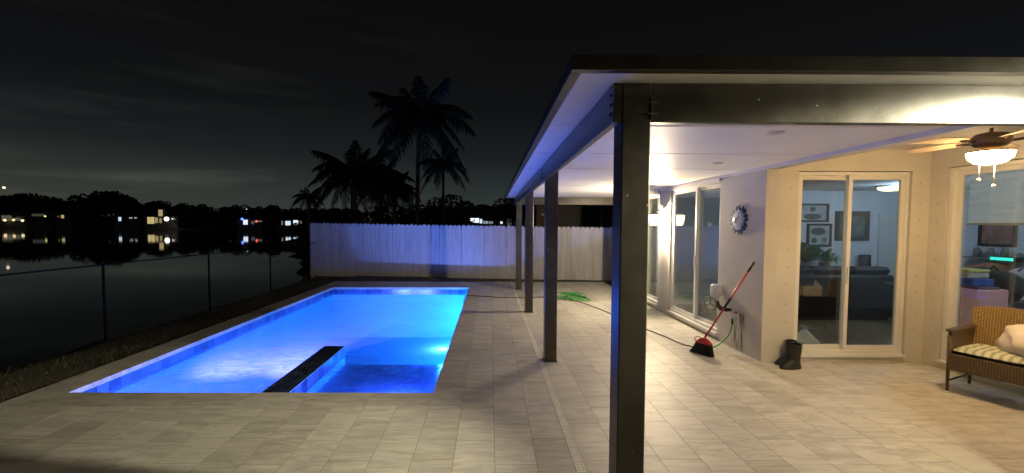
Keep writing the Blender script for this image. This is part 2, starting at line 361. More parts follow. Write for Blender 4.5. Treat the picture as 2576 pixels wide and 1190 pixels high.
# coping round the pool, mitred at the corners
def coping(p0, p1, inward, first, last):
    L_ = (Vector(p1)-Vector(p0)).length; n = round(L_/.61); d = (Vector(p1)-Vector(p0)).normalized(); w = Vector(inward)*-CW
    for i in range(n):
        s0, s1 = L_*i/n + J/2, L_*(i+1)/n - J/2
        e0 = -CW if (i == 0 and first) else 0; e1 = CW if (i == n-1 and last) else 0
        i0 = 0 if not e0 else 0
        q = [Vector(p0)+d*s0, Vector(p0)+d*s1, Vector(p0)+d*(s1+e1)+w, Vector(p0)+d*(s0+e0)+w]
        c = sum(q, Vector((0, 0)))/4; m = MB(); q2 = [c+(v-c)*.9993 for v in q]
        vs = [(v.x, v.y, -.05) for v in q] + [(v.x, v.y, -.0005) for v in q] + [(v.x, v.y, .0) for v in q2]
        fs = [(8, 9, 10, 11), (3, 2, 1, 0)] + [(a, (a+1) % 4, 4+(a+1) % 4, 4+a) for a in range(4)] + [(4+a, 4+(a+1) % 4, 8+(a+1) % 4, 8+a) for a in range(4)]
        o = obj('coping_stone', m.add(vs, fs), M['cope'], deck)
coping((PX0, PY0), (PX1, PY0), (0, 1), True, True); coping((PX1, PY0), (PX1, PY1), (-1, 0), True, True)
coping((PX1, PY1), (PX0, PY1), (0, -1), True, True); coping((PX0, PY1), (PX0, PY0), (1, 0), True, True)
# slot drain beside the posts
b = MB(); b.box(.617, .624, DY0, DY1, -.003, .002); b.box(.681, .688, DY0, DY1, -.003, .002); b.box(.649, .656, DY0, DY1, -.003, .0015)
y = DY0
while y < DY1: b.box(.624, .681, y, y+.023, -.003, .0012); y += .030
obj('drain_grate', b, M['drain'], deck)

# ------------------------------------------------------------------ pool
WZ = -.155
pool = thing('swimming_pool', ((PX0+PX1)/2, (PY0+PY1)/2, -1.4), 'rectangular pool glowing blue, sunk in the stone deck', 'pool')
b = MB(); zt, zb = -.05, -1.4
b.box(PX0-.15, PX0, PY0-.15, PY1+.15, zb-.1, zt); b.box(PX1, PX1+.15, PY0-.15, PY1+.15, zb-.1, zt)
b.box(PX0, PX1, PY0-.15, PY0, zb-.1, zt); b.box(PX0, PX1, PY1, PY1+.15, zb-.1, zt); b.box(PX0, PX1, PY0, PY1, zb-.1, zb)
obj('shell', b, M['plaster'], pool)
LX0, LX1, LY1 = -2.39, -2.10, 5.99
b = MB().box(LX0, LX1, PY0, LY1, zb, -.02); wall = obj('divider_wall', b, M['plaster'], pool, label='dark tiled divider wall standing just above the water')
SZ = -.29
M['shelf'] = mat('blue_pebble_mosaic', (.14, .28, .86), .4, .75, 7, .5, 22, col2=(.46, .60, .98), detail=9)
b = MB().box(LX1, PX1, PY0, LY1, zb, SZ); obj('shallow_shelf', b, M['shelf'], pool, label='shallow tiled sun shelf, deeper blue than the rest')
TS = .1524
tm = MB().cbox(-TS/2+.0015, TS/2-.0015, 0, .006, -TS/2+.0015, TS/2-.0015, .0015).mesh('waterline_tile', M['glass_tile'])
def band(p0, p1, n_in, par=pool, zt_=-.055):
    L_ = (Vector(p1)-Vector(p0)).length; n = round(L_/TS); d = (Vector(p1)-Vector(p0))/n; rz = math.atan2(n_in[1], n_in[0]) - PI/2
    for i in range(n):
        c = Vector(p0)+d*(i+.5); piece('waterline_tile', tm, par, (c.x, c.y, zt_-TS/2), (0, 0, rz), (d.length/TS, 1, 1))
band((PX0, PY0), (PX0, PY1), (1, 0)); band((PX0, PY1), (PX1, PY1), (0, -1)); band((PX1, PY1), (PX1, PY0), (-1, 0)); band((PX0, PY0), (LX0, PY0), (0, 1)); band((LX1, PY0), (PX1, PY0), (0, 1))
band((LX0, PY0), (LX0, LY1), (-1, 0), wall, -.021); band((LX1, LY1), (LX1, PY0), (1, 0), wall, -.021); band((LX0, LY1), (LX1, LY1), (0, 1), wall, -.021)
mm = MB().cbox(-.0225, .0225, -.0225, .0225, 0, .006, .0012).mesh('mosaic_tile', M['mosaic'])
nxm, nym = 6, 35
for i in range(nxm):
    for j in range(nym):
        piece('mosaic_tile', mm, wall, (LX0+(LX1-LX0)*(i+.5)/nxm, PY0+.01+(LY1-PY0-.01)*(j+.5)/nym, -.021))
# water: slightly rippled; milky layer carries the lamp glow, denser near the jets
def pool_water_mat():
    m = bpy.data.materials.new('pool_water'); m.use_nodes = True; t = m.node_tree; t.nodes.clear(); N = t.nodes.new; L = t.links.new
    o = N('ShaderNodeOutputMaterial'); mx = N('ShaderNodeMixShader'); f = N('ShaderNodeFresnel'); f.inputs[0].default_value = 1.33
    a = N('ShaderNodeBsdfTransparent'); a.inputs[0].default_value = (.40, .88, 1, 1); gl = N('ShaderNodeBsdfGlossy'); gl.inputs['Roughness'].default_value = .03
    tc = N('ShaderNodeTexCoord'); n = N('ShaderNodeTexNoise'); n.inputs['Scale'].default_value = 3.2; n.inputs['Detail'].default_value = 4; n.inputs['Distortion'].default_value = .6; L(tc.outputs['Object'], n.inputs[0])
    b = N('ShaderNodeBump'); b.inputs['Strength'].default_value = .35; b.inputs['Distance'].default_value = .05; L(n.outputs[0], b.inputs['Height']); L(b.outputs[0], gl.inputs['Normal']); L(b.outputs[0], f.inputs['Normal'])
    two_sided(t, f, 1.33); cl = N('ShaderNodeMath'); cl.operation = 'MINIMUM'; cl.inputs[1].default_value = .16; L(f.outputs[0], cl.inputs[0])
    L(cl.outputs[0], mx.inputs[0]); L(a.outputs[0], mx.inputs[1]); L(gl.outputs[0], mx.inputs[2])
    # stirred water near the jets; the milky patch also imitates rippled lamp glow
    tr = N('ShaderNodeBsdfTranslucent'); tr.inputs[0].default_value = (.17, .22, .42, 1); mb = N('ShaderNodeMixShader')
    vd = N('ShaderNodeVectorMath'); vd.operation = 'DISTANCE'; vd.inputs[1].default_value = (-3.0, 4.7, 0); mp = N('ShaderNodeMapping'); mp.inputs['Scale'].default_value = (1, .8, 0); mp.inputs['Location'].default_value = (0, .9, 0)
    L(tc.outputs['Object'], mp.inputs[0]); L(mp.outputs[0], vd.inputs[0])
    fall = N('ShaderNodeMapRange'); fall.inputs[1].default_value = 1.7; fall.inputs[2].default_value = .5; L(vd.outputs['Value'], fall.inputs[0])
    n3 = N('ShaderNodeTexNoise'); n3.inputs['Scale'].default_value = 2.6; n3.inputs['Detail'].default_value = 7; n3.inputs['Distortion'].default_value = 1.6; n3.inputs['Roughness'].default_value = .62
    m3 = N('ShaderNodeMapping'); m3.inputs['Scale'].default_value = (1, 2.2, 1); L(tc.outputs['Object'], m3.inputs[0]); L(m3.outputs[0], n3.inputs[0])
    r3 = N('ShaderNodeMapRange'); r3.inputs[1].default_value = .36; r3.inputs[2].default_value = .66; r3.inputs[4].default_value = .62; L(n3.outputs[0], r3.inputs[0])
    ml = N('ShaderNodeMath'); ml.operation = 'MULTIPLY'; L(fall.outputs[0], ml.inputs[0]); L(r3.outputs[0], ml.inputs[1])
    ad = N('ShaderNodeMath'); ad.operation = 'ADD'; ad.use_clamp = True; ad.inputs[1].default_value = .30; L(ml.outputs[0], ad.inputs[0])      # haze stands in for light scattered in the water
    n5 = N('ShaderNodeTexNoise'); n5.inputs['Scale'].default_value = 1.5; n5.inputs['Detail'].default_value = 6; n5.inputs['Distortion'].default_value = 1.2; m5 = N('ShaderNodeMapping'); m5.inputs['Scale'].default_value = (1, 2.6, 1); L(tc.outputs['Object'], m5.inputs[0]); L(m5.outputs[0], n5.inputs[0])
    r5 = N('ShaderNodeMapRange'); r5.inputs[1].default_value = .3; r5.inputs[2].default_value = .7; r5.inputs[3].default_value = .30; r5.inputs[4].default_value = .46; L(n5.outputs[0], r5.inputs[0]); L(r5.outputs[0], ad.inputs[1])  # streaks in the haze imitate ripples
    L(ad.outputs[0], mb.inputs[0]); L(mx.outputs[0], mb.inputs[1]); L(tr.outputs[0], mb.inputs[2]); L(mb.outputs[0], o.inputs[0])
    return m
w = MB().add([(PX0, PY0, WZ), (LX0, PY0, WZ), (LX0, PY1, WZ), (PX0, PY1, WZ), (LX1, PY0, WZ), (PX1, PY0, WZ), (PX1, PY1, WZ), (LX1, PY1, WZ), (LX0, LY1, WZ), (LX1, LY1, WZ)],
             [(0, 1, 8, 2, 3), (4, 5, 6, 7, 9), (8, 9, 7, 2)])
obj('pool_water', w, pool_water_mat(), kind='structure', label='clear lit water filling the swimming pool')
def pool_light(x, y, z, nrm, label, power, col):
    t = thing('pool_light', (x, y, z), label, 'pool light', 'underwater pool lights')
    ax = 'Y' if nrm[0] == 0 else 'X'; sg = nrm[1] if ax == 'Y' else nrm[0]
    m = MB().lathe([(.10, 0), (.10, .018*sg), (.085, .026*sg), (.078, .022*sg)], (x, y, z), 24, ax, cap=False); obj('trim_ring', m, M['white'], t)
    m = MB().lathe([(.078, .010*sg), (.06, .020*sg), (.001, .024*sg)], (x, y, z), 24, ax, cap=False); obj('lens', m, emission('pool_lens', col, 6), t)
    lamp('pool_lamp', (x+nrm[0]*.12, y+nrm[1]*.12, z), power, col, .07, t)
    return t
BL = (.03, .26, 1.0)
for px_, lb_ in ((-3.85, 'underwater light on the near pool wall close to the left corner'), (-2.85, 'added underwater light on the near pool wall close to the divider')):  # second near-wall light is added to spread the bright spot
    pa = pool_light(px_, PY0, -1.0, (0, 1), lb_, 60, (.22, .22, 1.0)); bp_ = Vector((px_, PY0+.13, -1.0))
    lamp('pool_beam', bp_, 1750, (.34, .27, 1.0), .12, pa, 'SPOT', (Vector((px_+3.3, 12.6, 1.35))-bp_).to_track_quat('-Z', 'Y').to_euler(), R(76), .9)
CY = (.0, .30, 1.0)
pool_light(-1.0, PY0, -.215, (0, 1), 'added unseen light low on the near wall to brighten the sun shelf', 230, (.05, .15, 1.0))  # extra lamp out of view, only there to brighten the shelf
pool_light(PX1, 6.30, -.25, (-1, 0), 'underwater light on the right pool wall just beyond the sun shelf', 190, (.05, .20, 1.0))
pool_light(PX1, 7.80, -.80, (-1, 0), 'underwater light on the right pool wall at mid length', 130, CY)
pool_light(PX1, 9.30, -.80, (-1, 0), 'added unseen light on the right pool wall past mid length', 130, CY)  # extra lamp out of view to even out the water brightness
pool_light(PX1, 10.8, -.80, (-1, 0), 'added unseen light on the right pool wall next to the far corner', 130, CY)  # also added, keeps the far end as bright as the middle

# ------------------------------------------------------------------ patio cover
RZ0, RZ1 = 2.49, 2.555                                   # roof underside / top
RX0, RX1, RY0, RY1 = .39, 3.44, 2.04, 11.55
PXa, PW = .695, .152
PYs = [2.23, 5.24, 8.23, 11.2]
cover = thing('patio_cover', (PXa, PYs[0], 0), 'dark bronze patio cover with white panel roof beside the pool', 'patio cover')
for k, y in enumerate(PYs):
    o = obj('post', MB().cbox(PXa, PXa+PW, y, y+PW, .0, RZ0, .006), M['bronze'], cover)
    m = MB().box(PXa-.012, PXa+PW+.012, y-.012, y+PW+.012, .0005, .008); obj('base_plate', m, M['bronze'], o)
sb = obj('side_beam', MB().cbox(PXa-.046, PXa-.002, PYs[0]+.002, PYs[3]+PW, 2.285, RZ0-.001, .004), M['bronze'], cover)
fb = obj('front_beam', MB().cbox(PXa+PW+.001, RX1, PYs[0]+.004, PYs[0]+.054, 2.285, RZ0-.001, .004), M['bronze'], cover)
bb = obj('rear_beam', MB().cbox(PXa+PW+.001, RX1, PYs[3]+.05, PYs[3]+.10, 2.285, RZ0-.001, .004), M['bronze'], cover)
bolt = MB().lathe([(.011, 0), (.011, -.006), (.006, -.009)], (0, 0, 0), 8, 'X').mesh('bolt', M['dark_metal'])
for k, y in enumerate(PYs):
    for j, z in enumerate((2.335, 2.385, 2.435)):
        piece('bolt', bolt, sb, (PXa-.046, y+.045, z))
        if 0 < k < 3: piece('bolt', bolt, sb, (PXa-.046, y+.115, z))
clip = MB(); clip.box(PXa+PW+.002, PXa+PW+.007, 2.226, 2.2335, 2.30, 2.42)
for z in (2.325, 2.385): clip.box(PXa+PW-.016, PXa+PW+.035, 2.221, 2.2275, z, z+.006)
obj('bracket', clip, M['greyp'], fb)
seams = [RY0+.055, 3.20, 4.41, 5.61, 6.81, 8.01, 9.21, 10.41, RY1-.055]
for a, c in zip(seams[:-1], seams[1:]):
    m = MB().cbox(RX0+.055, RX1, a+.002, c-.002, RZ0, RZ1-.004, .004); m.box(RX0+.06, RX1, c-.03, c-.022, RZ0-.0025, RZ0+.004)
    obj('roof_panel', m, M['panel'], cover)
def fascia(x0, x1, y0, y1, nm): obj(nm, MB().cbox(x0, x1, y0, y1, RZ0-.004, RZ1+.004, .003), M['bronze'], cover)
fascia(RX0, RX1, RY0, RY0+.05, 'fascia'); fascia(RX0, RX1, RY1-.05, RY1, 'fascia'); fascia(RX0, RX0+.05, RY0+.051, RY1-.051, 'gutter')
for (x, y) in ((2.51, 6.28), (2.72, 5.03), (2.88, 10.05), (2.3, 3.4), (2.5, 8.2)):
    m = MB().lathe([(.065, -.004), (.06, -.009), (.045, -.006), (.044, .0)], (x, y, RZ0), 20, cap=False); t = obj('recessed_light', m, M['alu'], cover)
    obj('lens', MB().lathe([(.044, -.003), (.001, -.003)], (x, y, RZ0), 16, cap=False), M['white'], t)

# ------------------------------------------------------------------ house
HX, HY = 3.46, 5.25
house = thing('house', (HX, HY, 0), 'single storey stucco house with glass sliding doors beside the deck', 'house')
def stain(m):
    """damp streaks under the garden tap"""
    t = m.node_tree; N = t.nodes.new; L = t.links.new; P = t.nodes['Principled BSDF']; src = P.inputs['Base Color'].links[0].from_socket
    g = N('ShaderNodeNewGeometry'); s = N('ShaderNodeSeparateXYZ'); L(g.outputs['Position'], s.inputs[0])
    mp = N('ShaderNodeMapping'); mp.inputs['Scale'].default_value = (1, 26, 3.5); L(g.outputs['Position'], mp.inputs[0])
    n = N('ShaderNodeTexNoise'); n.inputs['Scale'].default_value = 1; n.inputs['Detail'].default_value = 4; L(mp.outputs[0], n.inputs[0])
    r = N('ShaderNodeMapRange'); r.inputs[1].default_value = .40; r.inputs[2].default_value = .62; L(n.outputs[0], r.inputs[0])
    def win(sock, c, h, soft):
        a = N('ShaderNodeMath'); a.operation = 'SUBTRACT'; L(sock, a.inputs[0]); a.inputs[1].default_value = c
        b = N('ShaderNodeMath'); b.operation = 'ABSOLUTE'; L(a.outputs[0], b.inputs[0]); q = N('ShaderNodeMapRange'); q.inputs[1].default_value = h+soft; q.inputs[2].default_value = h; L(b.outputs[0], q.inputs[0]); return q.outputs[0]
    def mul(a, b):
        q = N('ShaderNodeMath'); q.operation = 'MULTIPLY'; L(a, q.inputs[0]); L(b, q.inputs[1]); return q.outputs[0]
    msk = mul(mul(win(s.outputs[1], 5.74, .10, .09), win(s.outputs[2], .27, .22, .08)), r.outputs[0])
    msk = mul(msk, win(s.outputs[0], 3.46, .05, .01))
    mx = N('ShaderNodeMix'); mx.data_type = 'RGBA'; L(msk, mx.inputs[0]); L(src, mx.inputs[6]); mx.inputs[7].default_value = (.10, .09, .075, 1); L(mx.outputs[2], P.inputs['Base Color'])
stain(M['stucco'])
TH = .16; HT = 2.78
def wall_y(x, y0, y1, holes, z0=0, z1=HT):          # wall in a plane of constant x
    m = MB(); y = y0
    for a, c, d, f in sorted(holes):
        m.box(x, x+TH, y, a, z0, z1)
        if d > z0: m.box(x, x+TH, a, c, z0, d)
        m.box(x, x+TH, a, c, f, z1); y = c
    m.box(x, x+TH, y, y1, z0, z1); return m
def wall_x(y, x0, x1, holes, z0=0, z1=HT):
    m = MB(); x = x0
    for a, c, d, f in sorted(holes):
        m.box(x, a, y, y+TH, z0, z1)
        if d > z0: m.box(a, c, y, y+TH, z0, d)
        m.box(a, c, y, y+TH, f, z1); x = c
    m.box(x, x1, y, y+TH, z0, z1); return m
obj('wall', wall_y(HX, HY, 11.0, [(6.29, 8.02, .07, 2.43), (8.56, 10.3, .07, 2.43)]), M['stucco'], house)
obj('wall', wall_x(HY, HX+TH, 5.53, [(3.87, 5.30, .07, 2.43)]), M['stucco'], house)
obj('wall', wall_y(5.53, 2.30, HY+TH, [(2.85, 5.06, .07, 2.45)]), M['stucco'], house)
obj('wall', wall_x(2.14, HX+TH, 5.69, []), M['stucco'], house)
obj('wall', wall_y(HX, -3.0, 2.30, []), M['stucco'], house)
obj('wall', MB().box(HX+TH, 10, 11.0-TH, 11.0, 0, HT), M['stucco'], house)
obj('header_beam', MB().box(HX, HX+TH, 2.30, HY, 2.452, HT), M['stucco'], house)
obj('ledger', MB().box(RX1+.001, HX-.001, RY0+.1, RY1-.1, 2.447, RZ1), M['panel'], house)
M['soffit'] = mat('textured_soffit', (.66, .63, .56), .8, .05, 3, .6, 28)
obj('porch_ceiling', MB().box(HX+TH, 5.53, 2.30, HY, 2.70, 2.76), M['soffit'], house)
rf = MB().box(HX-.02, 10.4, -3.2, 11.3, HT, HT+.06); hp = [(HX-.02, -3.2), (10.4, -3.2), (10.4, 11.3), (HX-.02, 11.3)]
rf.add([(x, y, HT+.06) for x, y in hp] + [(6.9, .3, 3.35), (6.9, 7.8, 3.35)], [(0, 1, 4), (1, 2, 5, 4), (2, 3, 5), (3, 0, 4, 5)])
M['shingle'] = mat('roof_shingle', (.10, .09, .08), .9, .3, 4, .5, 20); obj('roof', rf, M['shingle'], house)
# interior shell
M['room'] = mat('room_paint', (.66, .70, .76), .8, .04, 2); M['floor_in'] = mat('brown_floor', (.20, .15, .09), .35, .25, 2, stretch=(1, 6, 1))
obj('floor', MB().box(3.63, 5.69, 5.42, 10.8, -.02, .04).box(5.70, 9.7, -2.9, 10.8, -.02, .04), M['floor_in'], house)
obj('inner_ceiling', MB().box(3.63, 9.7, 5.42, 10.8, 2.50, 2.56).box(5.70, 9.7, -2.9, 5.42, 2.50, 2.56), M['room'], house)
obj('inner_wall', MB().box(3.63, 9.6, 9.0, 9.1, .04, 2.5), M['room'], house)
obj('inner_wall', MB().box(9.6, 9.7, -2.9, 10.8, .04, 2.5), M['room'], house)
obj('inner_wall', MB().box(5.70, 9.6, 2.0, 2.1, .04, 2.5), M['room'], house)
obj('inner_door', MB().box(8.42, 9.02, 8.96, 8.998, .05, 1.95).box(8.38, 8.42, 8.955, 8.998, .05, 2.0).box(9.02, 9.06, 8.955, 8.998, .05, 2.0), M['alu'], house)

def slider(name, u0, u1, z0, z1, P, split, near_first, label, hood=True):
    """sliding glass door: u along the wall, w outwards from its face"""
    def bx(m, a, c, w0, w1, d, f):
        p, q = P(a, w0), P(c, w1); return m.box(min(p[0], q[0]), max(p[0], q[0]), min(p[1], q[1]), max(p[1], q[1]), d, f)
    fr = MB(); F = .045
    bx(fr, u0, u0+F, -.12, -.025, z0+F, z1-F); bx(fr, u1-F, u1, -.12, -.025, z0+F, z1-F); bx(fr, u0, u1, -.12, -.02, z0, z0+F); bx(fr, u0, u1, -.12, -.02, z1-F, z1)
    o = obj(name, fr, M['alu'], house, label=label)
    if hood: obj('shutter_track', bx(MB(), u0-.03, u1+.03, .001, .035, z1-.025, z1+.05), M['alu'], o); obj('shutter_track', bx(MB(), u0-.03, u1+.03, .031, .04, z0-.035, z0+.004), M['alu'], o)
    obj('sill', bx(MB(), u0, u1, -.16, .03, z0-.03, z0-.001), M['alu'], o)
    for k, (a, c) in enumerate(((u0+F, split+.03), (split-.03, u1-F))):
        first = (k == 0) == near_first; w0, w1 = (-.068, -.032) if first else (-.112, -.076)
        s = MB(); T = .048
        bx(s, a, a+T, w0, w1, z0+F, z1-F); bx(s, c-T, c, w0, w1, z0+F, z1-F); bx(s, a+T, c-T, w0+.002, w1-.002, z0+F, z0+F+.06); bx(s, a+T, c-T, w0+.002, w1-.002, z1-F-.05, z1-F)
        obj('panel_frame', s, M['alu'], o)
        p = bx(MB(), a+T, c-T, (w0+w1)/2-.003, (w0+w1)/2+.003, z0+F+.06, z1-F-.05); obj('glass_pane', p, M['pane'], o)
    h = MB(); bx(h, split-.018, split-.004, -.03, -.012, 1.0, 1.22); obj('handle', h, M['alu'], o)
    return o
slider('sliding_door', 6.30, 8.01, .10, 2.42, lambda u, w: (HX-w, u), 7.10, False, 'white framed sliding door nearest the wall lantern')
slider('sliding_door', 8.57, 10.29, .10, 2.42, lambda u, w: (HX-w, u), 9.4, False, 'white framed sliding door at the far end of the wall')
slider('sliding_door', 3.88, 5.29, .10, 2.42, lambda u, w: (u, HY-w), 4.56, False, 'white framed sliding door facing the camera under the porch', hood=False)
slider('sliding_window', 2.86, 5.05, .10, 2.44, lambda u, w: (5.53-w, u), 3.9, True, 'white framed sliding window behind the wicker chair', hood=False)
anc = MB().lathe([(.0075, 0), (.0075, -.003), (.004, -.005)], (0, 0, 0), 8, 'Y').mesh('shutter_anchor', mat('anchor_metal', (.30, .23, .14), .5, .2, 9))
for i in range(9):
    piece('shutter_anchor', anc, house, (3.76+rng.normal()*.004, HY, .30+i*.235+rng.normal()*.02)); piece('shutter_anchor', anc, house, (5.41+rng.normal()*.004, HY, .42+i*.235+rng.normal()*.02))
    piece('shutter_anchor', anc, house, (5.53, 5.15, .38+i*.235), (0, 0, -PI/2))

# pleated shade in the porch window
sh = thing('window_shade', (5.76, 3.95, 1.75), 'pale grey pleated shade half lowered behind the porch window', 'window shade')
M['shade'] = mat('shade_fabric', (.80, .86, .90), .8, .05, 6); 
_t = M['shade'].node_tree; _m = _t.nodes.new('ShaderNodeMixShader'); _m.inputs[0].default_value = .5; _r = _t.nodes.new('ShaderNodeBsdfTranslucent'); _r.inputs[0].default_value = (.9, .92, .9, 1)
_t.links.new(_t.nodes['Principled BSDF'].outputs[0], _m.inputs[1]); _t.links.new(_r.outputs[0], _m.inputs[2]); _t.links.new(_m.outputs[0], _t.nodes['Material Output'].inputs[0])
zz = 1.78
for i in range(8):
    h = .078; m = MB().add([(5.752, 2.9, zz), (5.752, 5.02, zz), (5.776, 5.02, zz+h/2), (5.776, 2.9, zz+h/2), (5.752, 5.02, zz+h), (5.752, 2.9, zz+h), (5.780, 2.9, zz), (5.780, 5.02, zz), (5.780, 5.02, zz+h), (5.780, 2.9, zz+h)], [(0, 1, 2, 3), (3, 2, 4, 5)])
    obj('pleat', m, M['shade'], sh); zz += h
obj('bottom_rail', MB().box(5.75, 5.785, 2.9, 5.02, 1.755, 1.779), mat('rail_tan', (.42, .38, .28), .5), sh)

# ------------------------------------------------------------------ lamps of the place
M['lant_glass'] = emission('lantern_glass', (1, .80, .45), 7, .75)
def lantern(x, y, z, label, power, grp):
    t = thing('wall_lantern', (HX, y, z), label, 'wall lantern', grp)
    bp = MB().cbox(HX-.018, HX-.001, y-.045, y+.045, z-.11, z+.13, .006); obj('back_plate', bp, M['dark_metal'], t)
    arm = [(HX-.015, y, z+.06), (HX-.06, y, z+.13), (HX-.13, y, z+.17), (x+.03, y, z+.16), (x, y, z+.115)]
    obj('arm', MB().tube(arm, .008, 8), M['dark_metal'], t)
    obj('scroll', MB().tube([(HX-.015, y, z-.05), (HX-.05, y, z-.08), (HX-.07, y, z-.04), (HX-.05, y, z-.01), (HX-.03, y, z-.03)], .005, 6), M['dark_metal'], t)
    obj('cap', MB().lathe([(.012, .135), (.02, .12), (.05, .105), (.105, .085), (.11, .075), (.10, .070)], (x, y, z), 16), M['dark_metal'], t)
    prof = [(.092, .068), (.096, .03), (.088, -.04), (.068, -.12), (.05, -.145)]
    gl = MB().lathe(prof, (x, y, z), 12, cap=False, smooth=False); obj('glass_shade', gl, M['lant_glass'], t)
    for k in range(6):
        a = 2*PI*k/6; obj('cage_bar', MB().tube([(x+(r+.003)*math.cos(a), y+(r+.003)*math.sin(a), z+q) for r, q in prof], .0035, 5), M['dark_metal'], t)
    obj('finial', MB().lathe([(.05, -.146), (.03, -.155), (.008, -.165), (.012, -.178), (.002, -.19)], (x, y, z), 12), M['dark_metal'], t)
    obj('bulb', MB().ell((x, y, z-.01), (.028, .028, .045)), emission('bulb', (1, .85, .55), 30, .6), t)
    lamp('lantern_lamp', (x, y, z-.02), power, (1, .80, .52), .035, t)
lantern(3.25, 8.32, 1.88, 'lit lantern on the stucco pier between the two far sliding doors', 600, None)
# flood lamp under the eave of the near house corner, just outside the picture
FLY = 1.83
fl = thing('flood_light', (HX, FLY, 2.45), 'twin floodlight under the eave at the near house corner', 'floodlight')
obj('mount', MB().lathe([(.06, 0), (.06, -.03), (.03, -.05)], (HX, FLY, 2.45), 16, 'X'), M['white'], fl)
for s in (-1, 1):
    c = (HX-.16, FLY+s*.16, 2.44); h = obj('head', MB().lathe([(.02, .07), (.045, .05), (.06, -.02), (.06, -.035)], c, 16, 'X', cap=False).tube([(HX-.04, FLY, 2.45), (c[0]+.06, c[1], c[2])], .012), M['white'], fl)
    obj('lens', MB().lathe([(.058, -.03), (.001, -.032)], c, 16, 'X', cap=False), emission('flood_lens', (1, .87, .64), 30), h)
def aim(a, b): return (Vector(b)-Vector(a)).to_track_quat('-Z', 'Y').to_euler()
fp = (HX-.21, FLY-.17, 2.42); fp2 = (HX-.21, FLY+.15, 2.44)
lamp('flood_wide', fp, 185, (1, .90, .63), .05, fl, 'SPOT', aim(fp, (2.3, 2.5, .5)), R(166), 1.0)
lamp('flood_left', fp2, 1400, (1, .90, .63), .05, fl, 'SPOT', aim(fp2, (-3.2, 3.6, 0)), R(40), .8)
# ceiling fan, at rest
FX, FY = 4.50, 3.77
fan = thing('ceiling_fan', (FX, FY, 2.70), 'ceiling fan with lit glass bowl and two pull chains above the porch', 'ceiling fan')
M['fan'] = mat('fan_brown', (.16, .10, .055), .4, .2, 5); M['blade'] = mat('fan_blade_wood', (.58, .46, .32), .45, .25, 6, stretch=(8, 1, 1))
obj('canopy', MB().lathe([(.02, -.06), (.06, -.045), (.075, -.001)], (FX, FY, 2.70), 20), M['fan'], fan)
obj('downrod', MB().tube([(FX, FY, 2.65), (FX, FY, 2.56)], .013, 10), M['fan'], fan)
obj('motor_housing', MB().lathe([(.03, 2.585), (.10, 2.57), (.13, 2.535), (.13, 2.49), (.10, 2.46), (.06, 2.45), (.06, 2.425), (.10, 2.42)], (FX, FY, 0), 24), M['fan'], fan)
for k in range(5):
    a = 2*PI*k/5 + .5; c, s = math.cos(a), math.sin(a)
    def rr(u, v, z): return (FX+u*c-v*s, FY+u*s+v*c, z)
    ol = [(.20, -.05), (.30, -.062), (.58, -.07), (.64, -.045), (.66, 0), (.64, .045), (.58, .07), (.30, .062), (.20, .05)]
    n = len(ol); m = MB().add([rr(u, v, 2.515+v*.2) for u, v in ol]+[rr(u, v, 2.522+v*.2) for u, v in ol], [tuple(range(n-1, -1, -1)), tuple(range(n, 2*n))]+[(i, (i+1) % n, n+(i+1) % n, n+i) for i in range(n)])
    bl = obj('blade', m, M['blade'], fan); obj('blade_iron', MB().tube([rr(.12, 0, 2.50), rr(.24, 0, 2.512)], .012, 6), M['fan'], bl)
obj('light_bowl', MB().lathe([(.143, 2.415), (.147, 2.395), (.136, 2.355), (.10, 2.318), (.05, 2.303), (.001, 2.30)], (FX, FY, 0), 28, cap=False), emission('bowl_glass', (1, .64, .27), 165), fan)
obj('bowl_rim', MB().lathe([(.150, 2.405), (.152, 2.42), (.08, 2.43)], (FX, FY, 0), 28, cap=False), M['fan'], fan)
for dx, dy, zb_ in ((-.07, .02, 2.17), (.01, -.03, 2.11)):
    ch = obj('pull_chain', MB().tube([(FX+dx, FY+dy, 2.32), (FX+dx, FY+dy, zb_)], .004, 6), M['alu'], fan); obj('pull_knob', MB().ell((FX+dx, FY+dy, zb_-.008), (.014, .014, .016)), M['white'], ch)
# room lamps
rl = thing('room_ceiling_light', (7.48, 7.81, 2.5), 'oval flush ceiling light seen inside through the porch door', 'ceiling light')
obj('base', MB().lathe([(.20, 2.499), (.20, 2.47)], (7.48, 7.81, 0), 24), M['alu'], rl); obj('diffuser', MB().lathe([(.19, 2.47), (.18, 2.43), (.12, 2.40), (.001, 2.39)], (7.48, 7.81, 0), 24, cap=False), emission('room_bowl', (1, .85, .55), 4), rl)
lamp('room_lamp', (7.48, 7.4, 2.30), 38, (.58, .78, 1), .15, rl)
rl2 = thing('room_ceiling_light', (7.6, 4.2, 2.5), 'added unseen ceiling light brightening the room behind the porch window', 'ceiling light')
obj('base', MB().lathe([(.20, 2.499), (.20, 2.47)], (7.6, 4.2, 0), 24), M['alu'], rl2); obj('diffuser', MB().lathe([(.19, 2.47), (.18, 2.43), (.12, 2.40), (.001, 2.39)], (7.6, 4.2, 0), 24, cap=False), emission('room_bowl2', (.8, .9, 1), 4), rl2)
lamp('room_lamp', (7.6, 4.2, 2.30), 50, (.64, .80, 1), .15, rl2)  # unseen fixture and lamp added to light this room

